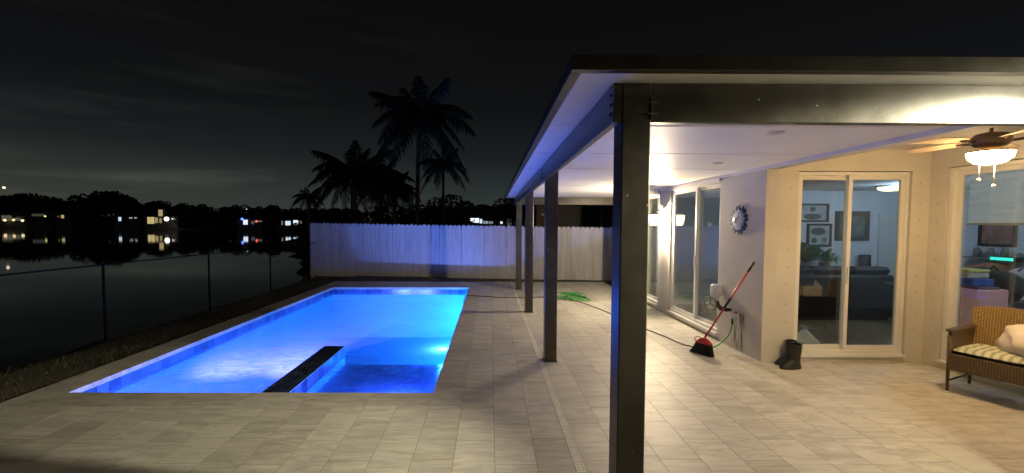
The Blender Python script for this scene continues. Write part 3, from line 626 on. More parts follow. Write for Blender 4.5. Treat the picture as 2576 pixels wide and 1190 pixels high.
# ------------------------------------------------------------------ picket fence
fence = thing('board_fence', (-6.4, 14.9, -.1), 'white scallop-topped board fence behind the pool, lit blue', 'fence')
fa, fbp = Vector((-6.42, 14.92)), Vector((6.2, 13.3)); fd = (fbp-fa).normalized(); fn = int((fbp-fa).length/.1524); frz = math.atan2(fd.y, fd.x)
pk = []
hw = .0745
pts = [(-hw, 0), (hw, 0), (hw, .955)] + [(hw*math.cos(a), .955+.045*math.sin(a)) for a in np.linspace(0, PI, 9)[1:-1]] + [(-hw, .955)]
pkm = MB().prism(pts, -.009, .009, 'Y').mesh('board', M['fence'])
for i in range(fn):
    c = fa + fd*(.1524*(i+.5)); f = i/fn; top = 1.80*(1-f)+1.645*f + rng.normal()*.006; zb_ = -.10
    piece('board', pkm, fence, (c.x, c.y+rng.normal()*.002-.003*(i % 2), zb_), (rng.normal()*.002, rng.normal()*.003, frz+rng.normal()*.012), (1, 1, top-zb_))
for z in (.25, .9, 1.5):
    o = bpy.data.objects.new('rail', MB().cbox(0, (fbp-fa).length, .012, .05, z-.04, z+.04, .004).mesh('rail', M['fence'])); COL.objects.link(o); o.parent = fence; o.rotation_euler = (0, 0, frz); o.location = Vector((fa.x, fa.y, 0))-WL[fence]
for i in range(0, 6):
    c = fa + fd*(i*2.44+.05); obj('fence_post', MB().cbox(c.x-.045, c.x+.045, c.y+.055, c.y+.145, -.3, 1.6, .004), M['fence'], fence)

# ------------------------------------------------------------------ chain link fence on the bank
M['galv'] = mat('galvanised_steel', (.012, .012, .012), .85, .15, 8, spec=.05)
clf = thing('chain_link_fence', (-6.05, 9, -.15), 'low galvanised chain link fence along the lake bank', 'fence')
CX = -6.05
for i, y in enumerate((1.7, 4.15, 6.55, 9.0, 11.5, 13.9)):
    p = obj('fence_post', MB().tube([(CX, y, -.4), (CX, y, 1.14)], .019, 10), M['galv'], clf); obj('post_cap', MB().ell((CX, y, 1.15), (.026, .026, .024), 10, 6), M['galv'], p)
obj('top_rail', MB().tube([(CX, -2, 1.10), (CX, 14.6, 1.10)], .012, 8), M['galv'], clf)
wm = MB(); wy = -2.
while wy < 15.6:
    for s in (1, -1):
        y0, y1, za, zb_ = wy, wy+1.16, (-.08 if s > 0 else 1.08), (1.08 if s > 0 else -.08)
        if y1 > 14.6 or y0 < -2: continue
        wm.tube([(CX+.02, y0, za), (CX+.02, y1, zb_)],   .0011, 3, cap=False)
    wy += .075
obj('wire_mesh', wm, M['galv'], clf, kind='stuff')

# ------------------------------------------------------------------ grass on the strip beside the deck
gm = MB()
for i in range(15000):
    x = rng.uniform(-6.6, -4.78); y = rng.uniform(2.5, 14.3)
    if rng.random() > .55+.45*math.sin(x*3.1+math.sin(y*1.7)*2)*math.sin(y*2.3): continue
    z = gz(x, y)-.01; h = rng.uniform(.02, .065); a = rng.uniform(0, 2*PI); w_ = .004; dx, dy = math.cos(a)*w_, math.sin(a)*w_; lx, ly = rng.normal()*.02, rng.normal()*.02
    gm.add([(x-dx, y-dy, z), (x+dx, y+dy, z), (x+lx, y+ly, z+h)], [(0, 1, 2)])
for i in range(5000):
    x = rng.uniform(-6.3, 4); y = rng.uniform(12.8, 14.6); z = -.09; h = rng.uniform(.02, .07); a = rng.uniform(0, 2*PI); dx, dy = math.cos(a)*.005, math.sin(a)*.005
    gm.add([(x-dx, y-dy, z), (x+dx, y+dy, z), (x+rng.normal()*.02, y+rng.normal()*.02, z+h)], [(0, 1, 2)])
obj('lawn_grass', gm, M['grass'], kind='stuff', label='short patchy grass between the deck and the lake bank', cat='grass')

# ------------------------------------------------------------------ things on the deck
def bez(pts, n=10):
    """Catmull-Rom through the points"""
    P = [Vector(p) for p in pts]; P = [P[0]*2-P[1]] + P + [P[-1]*2-P[-2]]; r = []
    for i in range(1, len(P)-2):
        for k in range(n):
            t = k/n; r.append(.5*((2*P[i])+(P[i+1]-P[i-1])*t+(2*P[i-1]-5*P[i]+4*P[i+1]-P[i+2])*t*t+(3*P[i]-P[i-1]-3*P[i+1]+P[i+2])*t**3))
    return r + [P[-2]]
# broom leaning on the wall
br = thing('broom', (2.84, 5.52, 0), 'red handled broom with black bristles leaning on the grey wall', 'broom')
A, B = Vector((2.90, 5.56, .235)), Vector((3.435, 5.40, 1.27)); hd = (B-A).normalized()
M['red'] = mat('red_handle', (.42, .025, .02), .35, .1, 6); M['black_plastic'] = mat('black_plastic', (.015, .015, .015), .4, .2, 8)
obj('handle', MB().tube([A-hd*.04, B-hd*.02], .0125, 12), M['red'], br)
obj('grip', MB().tube([B-hd*.15, B-hd*.01, B], [.0155, .0155, .008], 12), M['black_plastic'], br)
obj('joint', MB().tube([A+hd*.46, A+hd*.48, A+hd*.60, A+hd*.62], [.0135, .0165, .0165, .0135], 12), M['black_plastic'], br)
# head: angled, bristles flare to the floor
wd = Vector((-.20, .34, 0)).normalized(); nd = Vector((wd.y, -wd.x, 0))
def hp_(u, v, z): p = Vector((2.875, 5.53, 0))+wd*u+nd*v; return (p.x, p.y, z)
cap = MB(); sec = [(.235, .02, .02), (.215, .055, .024), (.175, .10, .028), (.155, .115, .026)]
rows = []
for z, hw_, t_ in sec: rows.append([hp_(-hw_*.9, -t_, z), hp_(hw_, -t_, z+.01*0), hp_(hw_, t_, z), hp_(-hw_*.9, t_, z)])
vs = [p for r_ in rows for p in r_]; fs = [(0, 1, 2, 3), (15, 14, 13, 12)] + [(4*i+a, 4*i+4+a, 4*i+4+(a+1) % 4, 4*i+(a+1) % 4) for i in range(3) for a in range(4)]
obj('head_cap', cap.add(vs, fs), M['red'], br)
loop = bez([hp_(.02, 0, .215), hp_(.09, 0, .235), hp_(.14, 0, .20), hp_(.115, 0, .165)], 6); obj('hook', MB().tube(loop, .006, 6), M['red'], br)
bs = MB()
for i in range(420):
    u0 = rng.uniform(-.10, .11); v0 = rng.uniform(-.022, .022); k = (u0+.10)/.21; u1 = u0*1.25+.05*k+rng.normal()*.008; z1_ = .004+.05*max(0, .25-k)*0
    p0, p1 = hp_(u0, v0, .165), hp_(u1, v0*1.9, .003+rng.uniform(0, .014)); bs.tube([p0, p1], .0035, 3, cap=False)
obj('bristles', bs, M['black_plastic'], br, kind='stuff')
# rubber boots
M['rubber'] = mat('black_rubber', (.013, .014, .012), .38, .2, 7)
def boot(x, y, rz, label, lean=0):
    t = thing('rubber_boot', (x, y, 0), label, 'boot', 'rubber boots by the porch door')
    rings = [(.0, .0, .052, .30), (.0, .0, .055, .29), (.0, 0, .053, .20), (.0, 0, .050, .13), (-.012, 0, .052, .095)]
    n = 16; vs = []; fs = []
    prof = [(0, .060, .054, .302), (0, .064, .058, .300), (0, .062, .056, .28), (0, .058, .052, .22), (-.002, .053, .047, .15), (-.012, .062, .046, .105), (-.045, .098, .047, .075), (-.062, .125, .05, .045), (-.066, .132, .051, .022)]
    for cx_, rx, ry, z in prof:
        for k in range(n): a = 2*PI*k/n; vs.append((cx_+rx*math.cos(a), ry*math.sin(a), z))
    for i in range(len(prof)-1):
        for k in range(n): l = (k+1) % n; fs.append((i*n+k, (i+1)*n+k, (i+1)*n+l, i*n+l))
    # inner lining so the shaft reads hollow
    o0 = len(vs)
    for z, r_ in ((.302, .054), (.12, .045)):
        for k in range(n): a = 2*PI*k/n; vs.append((r_*1.05*math.cos(a), r_*.95*math.sin(a), z))
    for k in range(n): l = (k+1) % n; fs.append((o0+k, o0+n+k, o0+n+l, o0+l)); fs.append((k, l, o0+l, o0+k))
    fs.append(tuple(o0+n+k for k in range(n)))
    def put(nm, vs, fs, sm):
        me = bpy.data.meshes.new(nm); me.from_pydata(vs, [], fs); me.materials.append(M['rubber']); me.polygons.foreach_set('use_smooth', [sm]*len(fs))
        o = bpy.data.objects.new(nm, me); COL.objects.link(o); o.parent = t; return o
    put('shaft', vs, fs, True)
    ol = [(.064*math.cos(a)+(-.0 if math.cos(a) > 0 else -.07)+(.0), .054*math.sin(a)) for a in np.linspace(0, 2*PI, 24, endpoint=False)]
    ol = [(-.066+.138*math.cos(a), .056*math.sin(a)*(1-.12*math.cos(a+.3))) for a in np.linspace(0, 2*PI, 26, endpoint=False)]
    so = MB().prism(ol, .0, .024); put('sole', so.v, so.f, False)
    t.rotation_euler = (0, lean, rz); return t
boot(3.735, 5.015, .08, 'black rubber boot standing nearest the porch door')
boot(3.79, 5.175, .05, 'second rubber boot half hidden behind its pair at the wall corner')
# garden hose
M['brass'] = mat('old_brass', (.30, .25, .16), .5, .3, 12, metal=.6)
M['hose'] = mat('green_hose', (.035, .30, .045), .4, .2, 8)
hs_ = [(-.66, 10.05, -.35), (-.64, 10.1, -.12), (-.60, 10.14, .02), (-.5, 10.16, .014)]
hs_ += [(-.1, 10.05, .011), (.35, 9.90, .011), (.85, 9.88, .011), (1.2, 9.98, .011), (1.5, 9.95, .011)]
hp2 = []
cx0, cy0 = 1.95, 9.85
for i in range(46):
    a = i*.74+.4*math.sin(i*.9); r_ = .14+.24*(.5+.5*math.sin(i*1.31)); q = (cx0+.10*math.sin(i*.37)+r_*1.05*math.cos(a), cy0+.18*math.sin(i*.23)+r_*1.25*math.sin(a), .012+.05*(.5+.5*math.sin(i*.71+a))*(.4+.6*math.sin(i*.31)**2))
    hp2.append(q)
cable = hs_ + [(1.75, 9.7, .012), (2.0, 9.35, .012), (2.1, 9.1, .011), (2.25, 8.6, .011), (2.42, 7.8, .011), (2.55, 7.1, .011), (2.72, 6.45, .011), (2.80, 6.05, .011), (2.92, 5.84, .011)]
hose = obj('garden_hose', MB().tube(bez(hp2 + [(2.15, 10.5, .03), (1.75, 10.62, .02), (2.0, 10.25, .05), (2.3, 9.85, .03)], 7), .0085, 8), M['hose'], loc=(2, 9.8, 0), label='bright green garden hose heaped in loose coils on the deck', cat='hose')
bh = thing('garden_hose', (2, 8, 0), 'thin black hose running from the pool edge to the broom', 'hose'); obj('tube', MB().tube(bez(cable, 7), .008, 8), M['black_plastic'], bh); obj('end_fitting', MB().tube([(2.92, 5.84, .011), (2.95, 5.80, .012)], .013, 10), M['brass'], bh)
gh = thing('garden_hose', (3.2, 5.75, 0), 'short green hose curving from the tap down to the broom', 'hose'); obj('tube', MB().tube(bez([(2.95, 5.80, .012), (3.02, 5.76, .014), (3.15, 5.74, .06), (3.32, 5.75, .20), (3.385, 5.77, .36), (3.39, 5.775, .42)], 8), .0095, 8), M['hose'], gh); obj('coupling', MB().tube([(3.388, 5.773, .36), (3.39, 5.775, .445)], .015, 10), M['black_plastic'], gh)
# tap on the wall
tap = thing('garden_tap', (HX, 5.77, .47), 'old white and brass garden tap on the stained wall', 'tap')
obj('pipe', MB().tube([(HX, 5.70, .50), (3.41, 5.70, .50)], .014, 10).lathe([(.03, 0), (.03, -.008)], (HX-.001, 5.70, .50), 14, 'X'), M['brass'], tap)
obj('body', MB().tube([(3.41, 5.68, .50), (3.40, 5.77, .50), (3.39, 5.78, .47), (3.39, 5.777, .445)], [.017, .018, .02, .018], 10), M['white'], tap)
obj('tap_handle', MB().lathe([(.026, .0), (.028, .006), (.01, .012)], (3.405, 5.725, .53), 10).tube([(3.405, 5.725, .50), (3.405, 5.725, .535)], .006), M['red'], tap)
# white valve housing with hand wheel
pv = thing('valve_housing', (HX, 6.16, .72), 'white plastic valve housing with grey hand wheel mounted on the wall', 'valve')
obj('body', MB().lathe([(.02, .87), (.065, .865), (.085, .84), (.088, .76), (.08, .70), (.045, .68), (.045, .63), (.02, .62)], (3.37, 6.17, 0), 18), M['white'], pv)
wheel = []
cw = Vector((3.30, 6.20, .575)); u_, v_ = Vector((.45, -.89, 0)).normalized(), Vector((0, 0, 1))
M['greyp'] = mat('grey_plastic', (.22, .21, .19), .5, .15, 8)
rim = MB().tube([cw+(u_*math.cos(a)+v_*math.sin(a))*.095 for a in np.linspace(0, 2*PI, 25)], .011, 8, cap=False)
wo = obj('hand_wheel', rim, M['greyp'], pv)
for k in range(3):
    a = PI/2+2*PI*k/3; obj('spoke', MB().tube([cw, cw+(u_*math.cos(a)+v_*math.sin(a))*.09], .009, 6), M['greyp'], wo)
obj('outlet', MB().tube([(3.37, 6.17, .63), (3.37, 6.12, .56), (3.36, 6.02, .535), (3.40, 5.95, .53), (HX, 5.94, .53)], [.03, .034, .034, .03, .022], 10), M['black_plastic'], pv)
# sun plaque
M['navy'] = mat('navy_glaze', (.03, .05, .12), .3, .3, 9); M['paleblue'] = mat('pale_blue_glaze', (.24, .36, .60), .3, .15, 9); M['facew'] = mat('cream_glaze', (.70, .72, .74), .35, .08, 6)
sp = thing('sun_plaque', (HX, 5.79, 1.82), 'round ceramic sun face with dark blue rays hung on the wall', 'wall plaque')
def yz(r, a): return (5.79+r*math.cos(a), 1.82+r*math.sin(a))
for k in range(16):
    a = 2*PI*k/16; m = MB(); b_ = .05*(1 if k % 2 else -1)
    pl = [yz(.10, a-.20), yz(.155, a-.13), yz(.178, a-.06+b_), yz(.205, a+.03+b_), yz(.185, a+.08+b_), yz(.16, a+.13), yz(.10, a+.20)]
    obj('ray', m.prism(pl, HX-.018, HX-.002, 'X'), M['navy'], sp)
ring = [yz(.138+.008*math.cos(12*a), a) for a in np.linspace(0, 2*PI, 60, endpoint=False)]
obj('collar', MB().prism(ring, HX-.030, HX-.004, 'X'), M['paleblue'], sp)
face = obj('face', MB().ell((HX-.028, 5.79, 1.82), (.034, .098, .105), 24, 14), M['facew'], sp)
obj('nose', MB().ell((HX-.064, 5.79, 1.815), (.014, .012, .028), 10, 8), M['facew'], face)
for s in (-1, 1):
    obj('eye', MB().ell((HX-.057, 5.79+s*.036, 1.842), (.006, .018, .009), 10, 6), M['navy'], face); obj('brow', MB().tube([(HX-.056, 5.79+s*.012, 1.862), (HX-.057, 5.79+s*.036, 1.872), (HX-.048, 5.79+s*.058, 1.860)], .004, 6), M['navy'], face)
    obj('cheek', MB().ell((HX-.052, 5.79+s*.045, 1.795), (.012, .022, .02), 10, 6), M['facew'], face)
obj('mouth', MB().ell((HX-.058, 5.79, 1.777), (.006, .026, .008), 12, 6), mat('red_glaze', (.35, .08, .06), .3), face)

# wicker armchair, facing left
M['wicker'] = mat('brown_wicker', (.12, .082, .038), .5, .45, 40, 1.2, 90, stretch=(1, 1, 3)); M['wicker2'] = mat('honey_wicker', (.36, .23, .08), .5, .4, 40, 1.2, 90, stretch=(1, 1, 3))
def weave(m, size=.016):
    """basket weave relief and dark gaps"""
    t = m.node_tree; N = t.nodes.new; L = t.links.new; P = t.nodes['Principled BSDF']; src = P.inputs['Base Color'].links[0].from_socket
    tc = N('ShaderNodeTexCoord'); wv = N('ShaderNodeTexWave'); wv.wave_type = 'BANDS'; wv.bands_direction = 'Z'; wv.inputs['Scale'].default_value = 1/size/3.2; wv.inputs['Distortion'].default_value = 2.5; wv.inputs['Detail'].default_value = 2; L(tc.outputs['Object'], wv.inputs[0])
    w2 = N('ShaderNodeTexWave'); w2.bands_direction = 'Y'; w2.inputs['Scale'].default_value = 1/size/4; w2.inputs['Distortion'].default_value = 1; L(tc.outputs['Object'], w2.inputs[0])
    mu = N('ShaderNodeMath'); mu.operation = 'MULTIPLY'; L(wv.outputs['Fac'], mu.inputs[0]); L(w2.outputs['Fac'], mu.inputs[1])
    r = N('ShaderNodeMapRange'); r.inputs[1].default_value = 0; r.inputs[2].default_value = .4; r.inputs[3].default_value = .45; r.inputs[4].default_value = 1.15; L(mu.outputs[0], r.inputs[0])
    mx = N('ShaderNodeMix'); mx.data_type = 'RGBA'; mx.blend_type = 'MULTIPLY'; mx.inputs[0].default_value = 1; L(src, mx.inputs[6]); L(r.outputs[0], mx.inputs[7]); L(mx.outputs[2], P.inputs['Base Color'])
    b = N('ShaderNodeBump'); b.inputs['Strength'].default_value = .8; b.inputs['Distance'].default_value = .006; L(mu.outputs[0], b.inputs['Height']); L(b.outputs[0], P.inputs['Normal'])
weave(M['wicker']); weave(M['wicker2'])
ch = thing('wicker_armchair', (5.12, 4.13, 0), 'brown wicker armchair with striped seat pad by the porch window', 'chair')
# local frame: +x = back, +y = left side as seen from the front (away from camera)
def put(nm, mb, mt_, par=ch, label=None):
    o = bpy.data.objects.new(nm, mb.mesh(nm, mt_)); COL.objects.link(o); o.parent = par; WL[o] = WL[par]; return tag(o, label)
hw_, dp = .265, .25
for sy in (-1, 1):
    for sx, zt_ in ((-1, .60), (1, .30)):
        lg = put('leg', MB().tube([(sx*dp, sy*hw_, .0), (sx*dp, sy*hw_, zt_)], [.013, .019], 10), M['wicker']); put('foot', MB().tube([(sx*dp, sy*hw_, .0), (sx*dp, sy*hw_, .02)], .017, 10), M['white'], lg)
put('front_apron', MB().cbox(-dp-.015, -dp+.015, -hw_, hw_, .25, .42, .006), M['wicker'])
for sy in (-1, 1):
    put('arm_panel', MB().cbox(-dp, dp, sy*hw_-.015, sy*hw_+.015, .25, .645, .006), M['wicker']); put('arm_top', MB().cbox(-dp-.025, dp+.02, sy*hw_-.03, sy*hw_+.03, .645, .675, .010), M['wicker'])
bk = MB(); n = 10; vs = []
for i in range(n+1):
    v = -hw_-.02 + (2*hw_+.04)*i/n; q = 1-(2*i/n-1)**2
    for (x, z) in ((dp-.01+.03*q, .27), (dp+.05+.045*q, .86+.03*q), (dp+.085+.045*q, .86+.03*q), (dp+.03+.03*q, .27)): vs.append((x, v, z))
fs = [(4*i+a, 4*i+(a+1) % 4, 4*i+4+(a+1) % 4, 4*i+4+a) for i in range(n) for a in range(4)] + [(3, 2, 1, 0), tuple(4*n+a for a in range(4))]
put('backrest', bk.add(vs, fs), M['wicker2'])
put('seat_deck', MB().cbox(-dp, dp, -hw_+.016, hw_-.016, .36, .41, .006), M['wicker'])
for sy in (-1, 1): put('stretcher', MB().tube([(-dp, sy*hw_, .13), (dp, sy*hw_, .13)], .009, 6), M['wicker'])
def stripes():
    m = mat('striped_pad', (.66, .66, .56), .85, .06, 8, .3, 120); t = m.node_tree; N = t.nodes.new; L = t.links.new; P = t.nodes['Principled BSDF']; src = P.inputs['Base Color'].links[0].from_socket
    tc = N('ShaderNodeTexCoord'); w_ = N('ShaderNodeTexWave'); w_.bands_direction = 'Y'; w_.inputs['Scale'].default_value = 5.2; w_.inputs['Distortion'].default_value = .4; L(tc.outputs['Object'], w_.inputs[0])
    r = N('ShaderNodeValToRGB'); r.color_ramp.interpolation = 'CONSTANT'; e = r.color_ramp.elements; e[0].color = (1, 1, 1, 1); e[1].position = .55; e[1].color = (.66, .72, .50, 1); q = e.new(.86); q.color = (.48, .56, .54, 1); L(w_.outputs['Fac'], r.inputs[0])
    mx = N('ShaderNodeMix'); mx.data_type = 'RGBA'; mx.blend_type = 'MULTIPLY'; mx.inputs[0].default_value = 1; L(src, mx.inputs[6]); L(r.outputs[0], mx.inputs[7]); L(mx.outputs[2], P.inputs['Base Color']); return m
def padmesh(L_, W_, z, t_, nx=22, ny=22, tuft=True):
    m = MB(); vs = []; fs = []
    for s in (1, -1):
        for i in range(nx+1):
            for j in range(ny+1):
                u, v = i/nx*2-1, j/ny*2-1
                ed = (1-abs(u)**6)*(1-abs(v)**6); bl = .75+.25*abs(math.cos(u*PI*1.5)*math.cos(v*PI*1.5)) if tuft else 1
                vs.append((u*L_*(1-.05*v*v), v*W_*(1-.05*u*u), z + s*t_*(max(ed, 0)**.45)*bl*(1 if s > 0 else .6)))
    N_ = (nx+1)*(ny+1)
    for i in range(nx):
        for j in range(ny):
            a = i*(ny+1)+j; fs.append((a, a+ny+1, a+ny+2, a+1)); fs.append((N_+a, N_+a+1, N_+a+ny+2, N_+a+ny+1))
    return m.add(vs, fs, True)
cr_ = math.atan2(.39, .92)
ch.rotation_euler = (0, 0, cr_)
pad = thing('seat_pad', (5.12, 4.13, .41), 'tufted green and white striped pad on the wicker chair seat', 'cushion'); pad.rotation_euler = (0, 0, cr_)
put('pad_cover', padmesh(.255, .255, .045, .045), stripes(), pad)
for i, (u, v) in enumerate(((-.1, -.1), (-.1, .1), (.1, -.1), (.1, .1))): put('tuft_button', MB().ell((u, v, .078), (.010, .010, .005), 8, 5), M['white'], pad)
pil = thing('pillow', (5.22, 3.98, .48), 'crumpled pale pink pillow lying on the wicker chair', 'pillow'); pil.rotation_euler = (0, 0, cr_)
def wob(d): return 1+.10*math.sin(d.x*5+d.y*3)+.08*math.sin(d.y*7-d.z*4)+.05*math.sin(d.x*11+d.z*6)
put('pillow_cover', MB().ell((.03, -.03, .125), (.20, .20, .175), 30, 20, wob), mat('pale_pink_cloth', (.76, .68, .63), .9, .06, 5, .3, 60), pil)

# ------------------------------------------------------------------ things inside, seen through the glass
M['leather'] = mat('black_leather', (.009, .009, .008), .55, .3, 8, .2, 60, spec=.2)
sofa = thing('sofa', (6.3, 7.8, .04), 'black leather sofa seen from behind through the porch door', 'sofa')
obj('back', MB().cbox(5.1, 7.25, 7.40, 7.62, .10, .86, .04), M['leather'], sofa)
for k in range(3): obj('back_cushion', MB().cbox(5.12+k*.71, 5.81+k*.71, 7.44, 7.72, .86, 1.0, .05), M['leather'], sofa)
obj('base', MB().cbox(5.12, 7.23, 7.63, 8.35, .10, .48, .04), M['leather'], sofa)
for x in (5.1, 7.25): obj('arm', MB().cbox(x-.1, x+.1, 7.38, 8.40, .10, .66, .04), M['leather'], sofa)
obj('plinth', MB().box(5.14, 7.2, 7.45, 8.3, .04, .10), M['dark_metal'], sofa)
tw = thing('folded_towel', (5.75, 7.385, .6), 'tan cloth hung over the back of the black sofa', 'cloth'); obj('fold', MB().cbox(5.58, 5.92, 7.368, 7.398, .48, .66, .012).prism([(5.76, .655), (5.90, .655), (5.80, .78)], 7.37, 7.396, 'Y'), mat('tan_cloth', (.36, .26, .14), .9), tw)
def framed(x0, x1, z0, z1, y, label, c1, c2, fr=(.035, .025, .02), axis='Y', shapes=(), fw_=.045):
    t = thing('framed_picture', ((x0+x1)/2, y, z0) if axis == 'Y' else (y, (x0+x1)/2, z0), label, 'picture')
    def bb_(m, a, b, d0, d1, c, d): return m.box(a, b, y-d1, y-d0, c, d) if axis == 'Y' else m.box(y-d1, y-d0, a, b, c, d)
    m = MB(); bb_(m, x0, x1, .002, .03, z0, z0+fw_); bb_(m, x0, x1, .002, .03, z1-fw_, z1); bb_(m, x0, x0+fw_, .002, .03, z0+fw_, z1-fw_); bb_(m, x1-fw_, x1, .002, .03, z0+fw_, z1-fw_)
    obj('frame', m, mat('frame_wood', fr, .4), t)
    obj('print', bb_(MB(), x0+fw_, x1-fw_, .002, .010, z0+fw_, z1-fw_), mat('print_paper', c1, .6, .3, 5, col2=c2), t)
    for (a, b, c, d, colr) in shapes:
        W_, H_ = x1-x0, z1-z0; pts = [(x0+W_*(a+b*math.cos(q)), z0+H_*(c+d*math.sin(q))) for q in np.linspace(0, 2*PI, 16, endpoint=False)]
        obj('printed_shape', MB().prism(pts, y-.0125, y-.0105, axis), mat('print_ink', colr, .7, .2, 9), t)
g1 = (.09, .085, .08)
framed(6.60, 7.29, 1.82, 2.22, 9.0, 'picture of a seated figure in a dark frame, topmost on the inner wall', (.42, .44, .46), (.52, .54, .56), shapes=((.5, .09, .70, .13, g1), (.5, .28, .30, .16, g1)))
framed(6.84, 7.37, 1.29, 1.79, 9.0, 'picture of grey shapes in a dark frame under the seated figure picture', (.45, .47, .48), (.55, .56, .58), shapes=((.45, .30, .66, .16, g1), (.3, .12, .27, .12, g1), (.72, .1, .3, .1, (.2, .15, .1))))
framed(7.44, 8.18, 1.42, 2.06, 9.0, 'large dim picture in a wide brown frame behind the door stile', (.07, .075, .07), (.20, .22, .20), fr=(.07, .055, .04), fw_=.09)
framed(7.90, 8.15, .62, 1.13, 8.9, 'small dark portrait standing low behind the sofa', (.05, .05, .05), (.12, .12, .12), fw_=.03)
framed(7.55, 8.15, 1.36, 2.15, 9.6, 'reddish picture in a dark frame seen under the porch window shade', (.20, .10, .08), (.42, .20, .17), axis='X', fw_=.05)
# plants
M['plant'] = mat('house_plant', (.06, .20, .075), .5, .35, 6)
def plant(x, y, z, r_, h, n, label, potc):
    t = thing('house_plant', (x, y, z), label, 'plant', 'plants behind the sofa')
    obj('pot', MB().lathe([(.07, 0), (.10, .16), (.105, .18), (.095, .18)], (x, y, z), 14), mat('plant_pot', potc, .6), t)
    for i in range(n):
        a = rng.uniform(0, 2*PI); e_ = rng.uniform(.3, 1.3); L_ = r_*rng.uniform(.6, 1.1); d = Vector((math.cos(a)*math.cos(e_), math.sin(a)*math.cos(e_), math.sin(e_))); s_ = d.cross(Vector((0, 0, 1))).normalized()
        b0 = Vector((x, y, z+.17)); p = [b0, b0+d*L_*.5, b0+d*L_*.85+Vector((0, 0, -.02)), b0+d*L_*1.1+Vector((0, 0, -.10))]; w_ = r_*.2
        obj('leaf', MB().add([p[0], p[1]-s_*w_, p[1]+s_*w_, p[2]-s_*w_*.8, p[2]+s_*w_*.8, p[3]], [(0, 1, 2), (1, 3, 4, 2), (3, 5, 4)], True), M['plant'], t)
def stand(x, y, z1_, w_, label):
    t = thing('plant_stand', (x, y, .04), label, 'table'); obj('top', MB().cbox(x-w_, x+w_, y-.16, y+.16, z1_-.03, z1_, .005), M['fan'], t)
    for sx in (-1, 1):
        for sy in (-1, 1): obj('leg', MB().box(x+sx*(w_-.03)-.015, x+sx*(w_-.03)+.015, y+sy*.13-.015, y+sy*.13+.015, .04, z1_-.03), M['fan'], t)
stand(6.75, 8.75, .80, .35, 'low brown table behind the sofa carrying the plants')
plant(6.62, 8.72, .80, .55, .6, 30, 'broad leaved green plant at the left behind the sofa', (.3, .3, .3)); plant(6.98, 8.66, .80, .36, .4, 22, 'smaller yellowish green plant right of the broad leaved one', (.28, .16, .09))
# unidentified white cone on floor inside the door
vb = thing('white_cone', (4.66, 6.1, .04), 'white conical thing standing on the floor inside the porch door', 'floor object'); obj('cone', MB().lathe([(.19, 0), (.17, .02), (.07, .12), (.02, .17)], (4.66, 6.1, .04), 16), M['white'], vb); obj('knob', MB().ell((4.66, 6.1, .225), (.03, .03, .03)), M['paleblue'], vb)
# desk corner behind the porch window
pk_ = thing('pink_cabinet', (6.25, 5.32, .04), 'pink storage cabinet just inside the porch window', 'cabinet')
obj('body', MB().cbox(6.05, 6.45, 5.12, 5.50, .06, .95, .012), mat('pink_paint', (.78, .42, .46), .5, .06, 3), pk_); obj('door_gap', MB().box(6.046, 6.0495, 5.30, 5.304, .1, .92), M['dark_metal'], pk_); obj('knob', MB().ell((6.035, 5.27, .62), (.014, .014, .014), 8, 6), M['white'], pk_)
for (z, h, cc, lb, y0, y1) in ((.952, .03, (.18, .09, .16), 'flat dark purple folder lowest on the pink cabinet', 5.14, 5.46), (.985, .09, (.05, .11, .42), 'blue folded towel on the pink cabinet', 5.20, 5.48), (1.077, .075, (.45, .45, .45), 'clear grey box on the blue towel', 5.26, 5.48), (1.154, .035, (.62, .62, .16), 'yellow box topmost of the stack on the pink cabinet', 5.25, 5.49)):
    t = thing('stacked_item', (6.2, 5.35, z), lb, 'box'); obj('body', MB().cbox(6.08, 6.36, y0, y1, z, z+h, .010), mat('item', cc, .6, .1, 4), t); obj('seam', MB().box(6.0785, 6.0798, y0+.012, y1-.012, z+h*.5, z+h*.5+.004), M['dark_metal'], t)
dk = thing('desk', (8.4, 6.6, .04), 'dark cluttered desk along the inner wall behind the porch window', 'desk')
obj('desk_top', MB().cbox(7.0, 9.3, 5.6, 8.3, .70, .74, .005), M['fan'], dk)
for x in (7.05, 9.25):
    for y in (5.65, 8.25): obj('leg', MB().box(x-.03, x+.03, y-.03, y+.03, .04, .70), M['fan'], dk)
def lump(x, y, z, r_, cc, label, nm='bag', cat='bag'):
    t = thing(nm, (x, y, z), label, cat); ph = rng.uniform(0, 6)
    obj('body', MB().ell((x, y, z+r_[2]*.95), r_, 16, 10, lambda d: 1+.12*math.sin(d.x*4+ph)+.1*math.sin(d.y*6+ph*2)), mat('stuff_cloth', cc, .8, .2, 6), t); obj('strap', MB().tube([(x-.1, y, z+r_[2]*1.7), (x, y, z+r_[2]*2.15), (x+.1, y, z+r_[2]*1.7)], .012, 6), mat('strap', tuple(c*.5 for c in cc), .8), t)
lump(6.75, 5.55, .74, (.28, .34, .22), (.03, .028, .025), 'black bag heaped behind the pink cabinet'); lump(7.55, 6.2, .74, (.30, .28, .16), (.035, .03, .03), 'dark bag lying on the desk beside the pale box')
lump(8.5, 7.0, .74, (.26, .30, .20), (.30, .10, .04), 'orange cloth bag on the far end of the desk'); lump(7.9, 6.1, .74, (.2, .22, .2), (.50, .40, .38), 'pale pink cloth heap on the desk at the frame edge')
bx_ = thing('white_box', (7.1, 5.75, .74), 'white lidded box on the desk in front of the dark bag', 'box'); obj('body', MB().cbox(6.95, 7.3, 5.62, 6.0, .74, .90, .006), M['white'], bx_); obj('lid', MB().cbox(6.94, 7.31, 5.61, 6.01, .90, .93, .006), M['alu'], bx_)
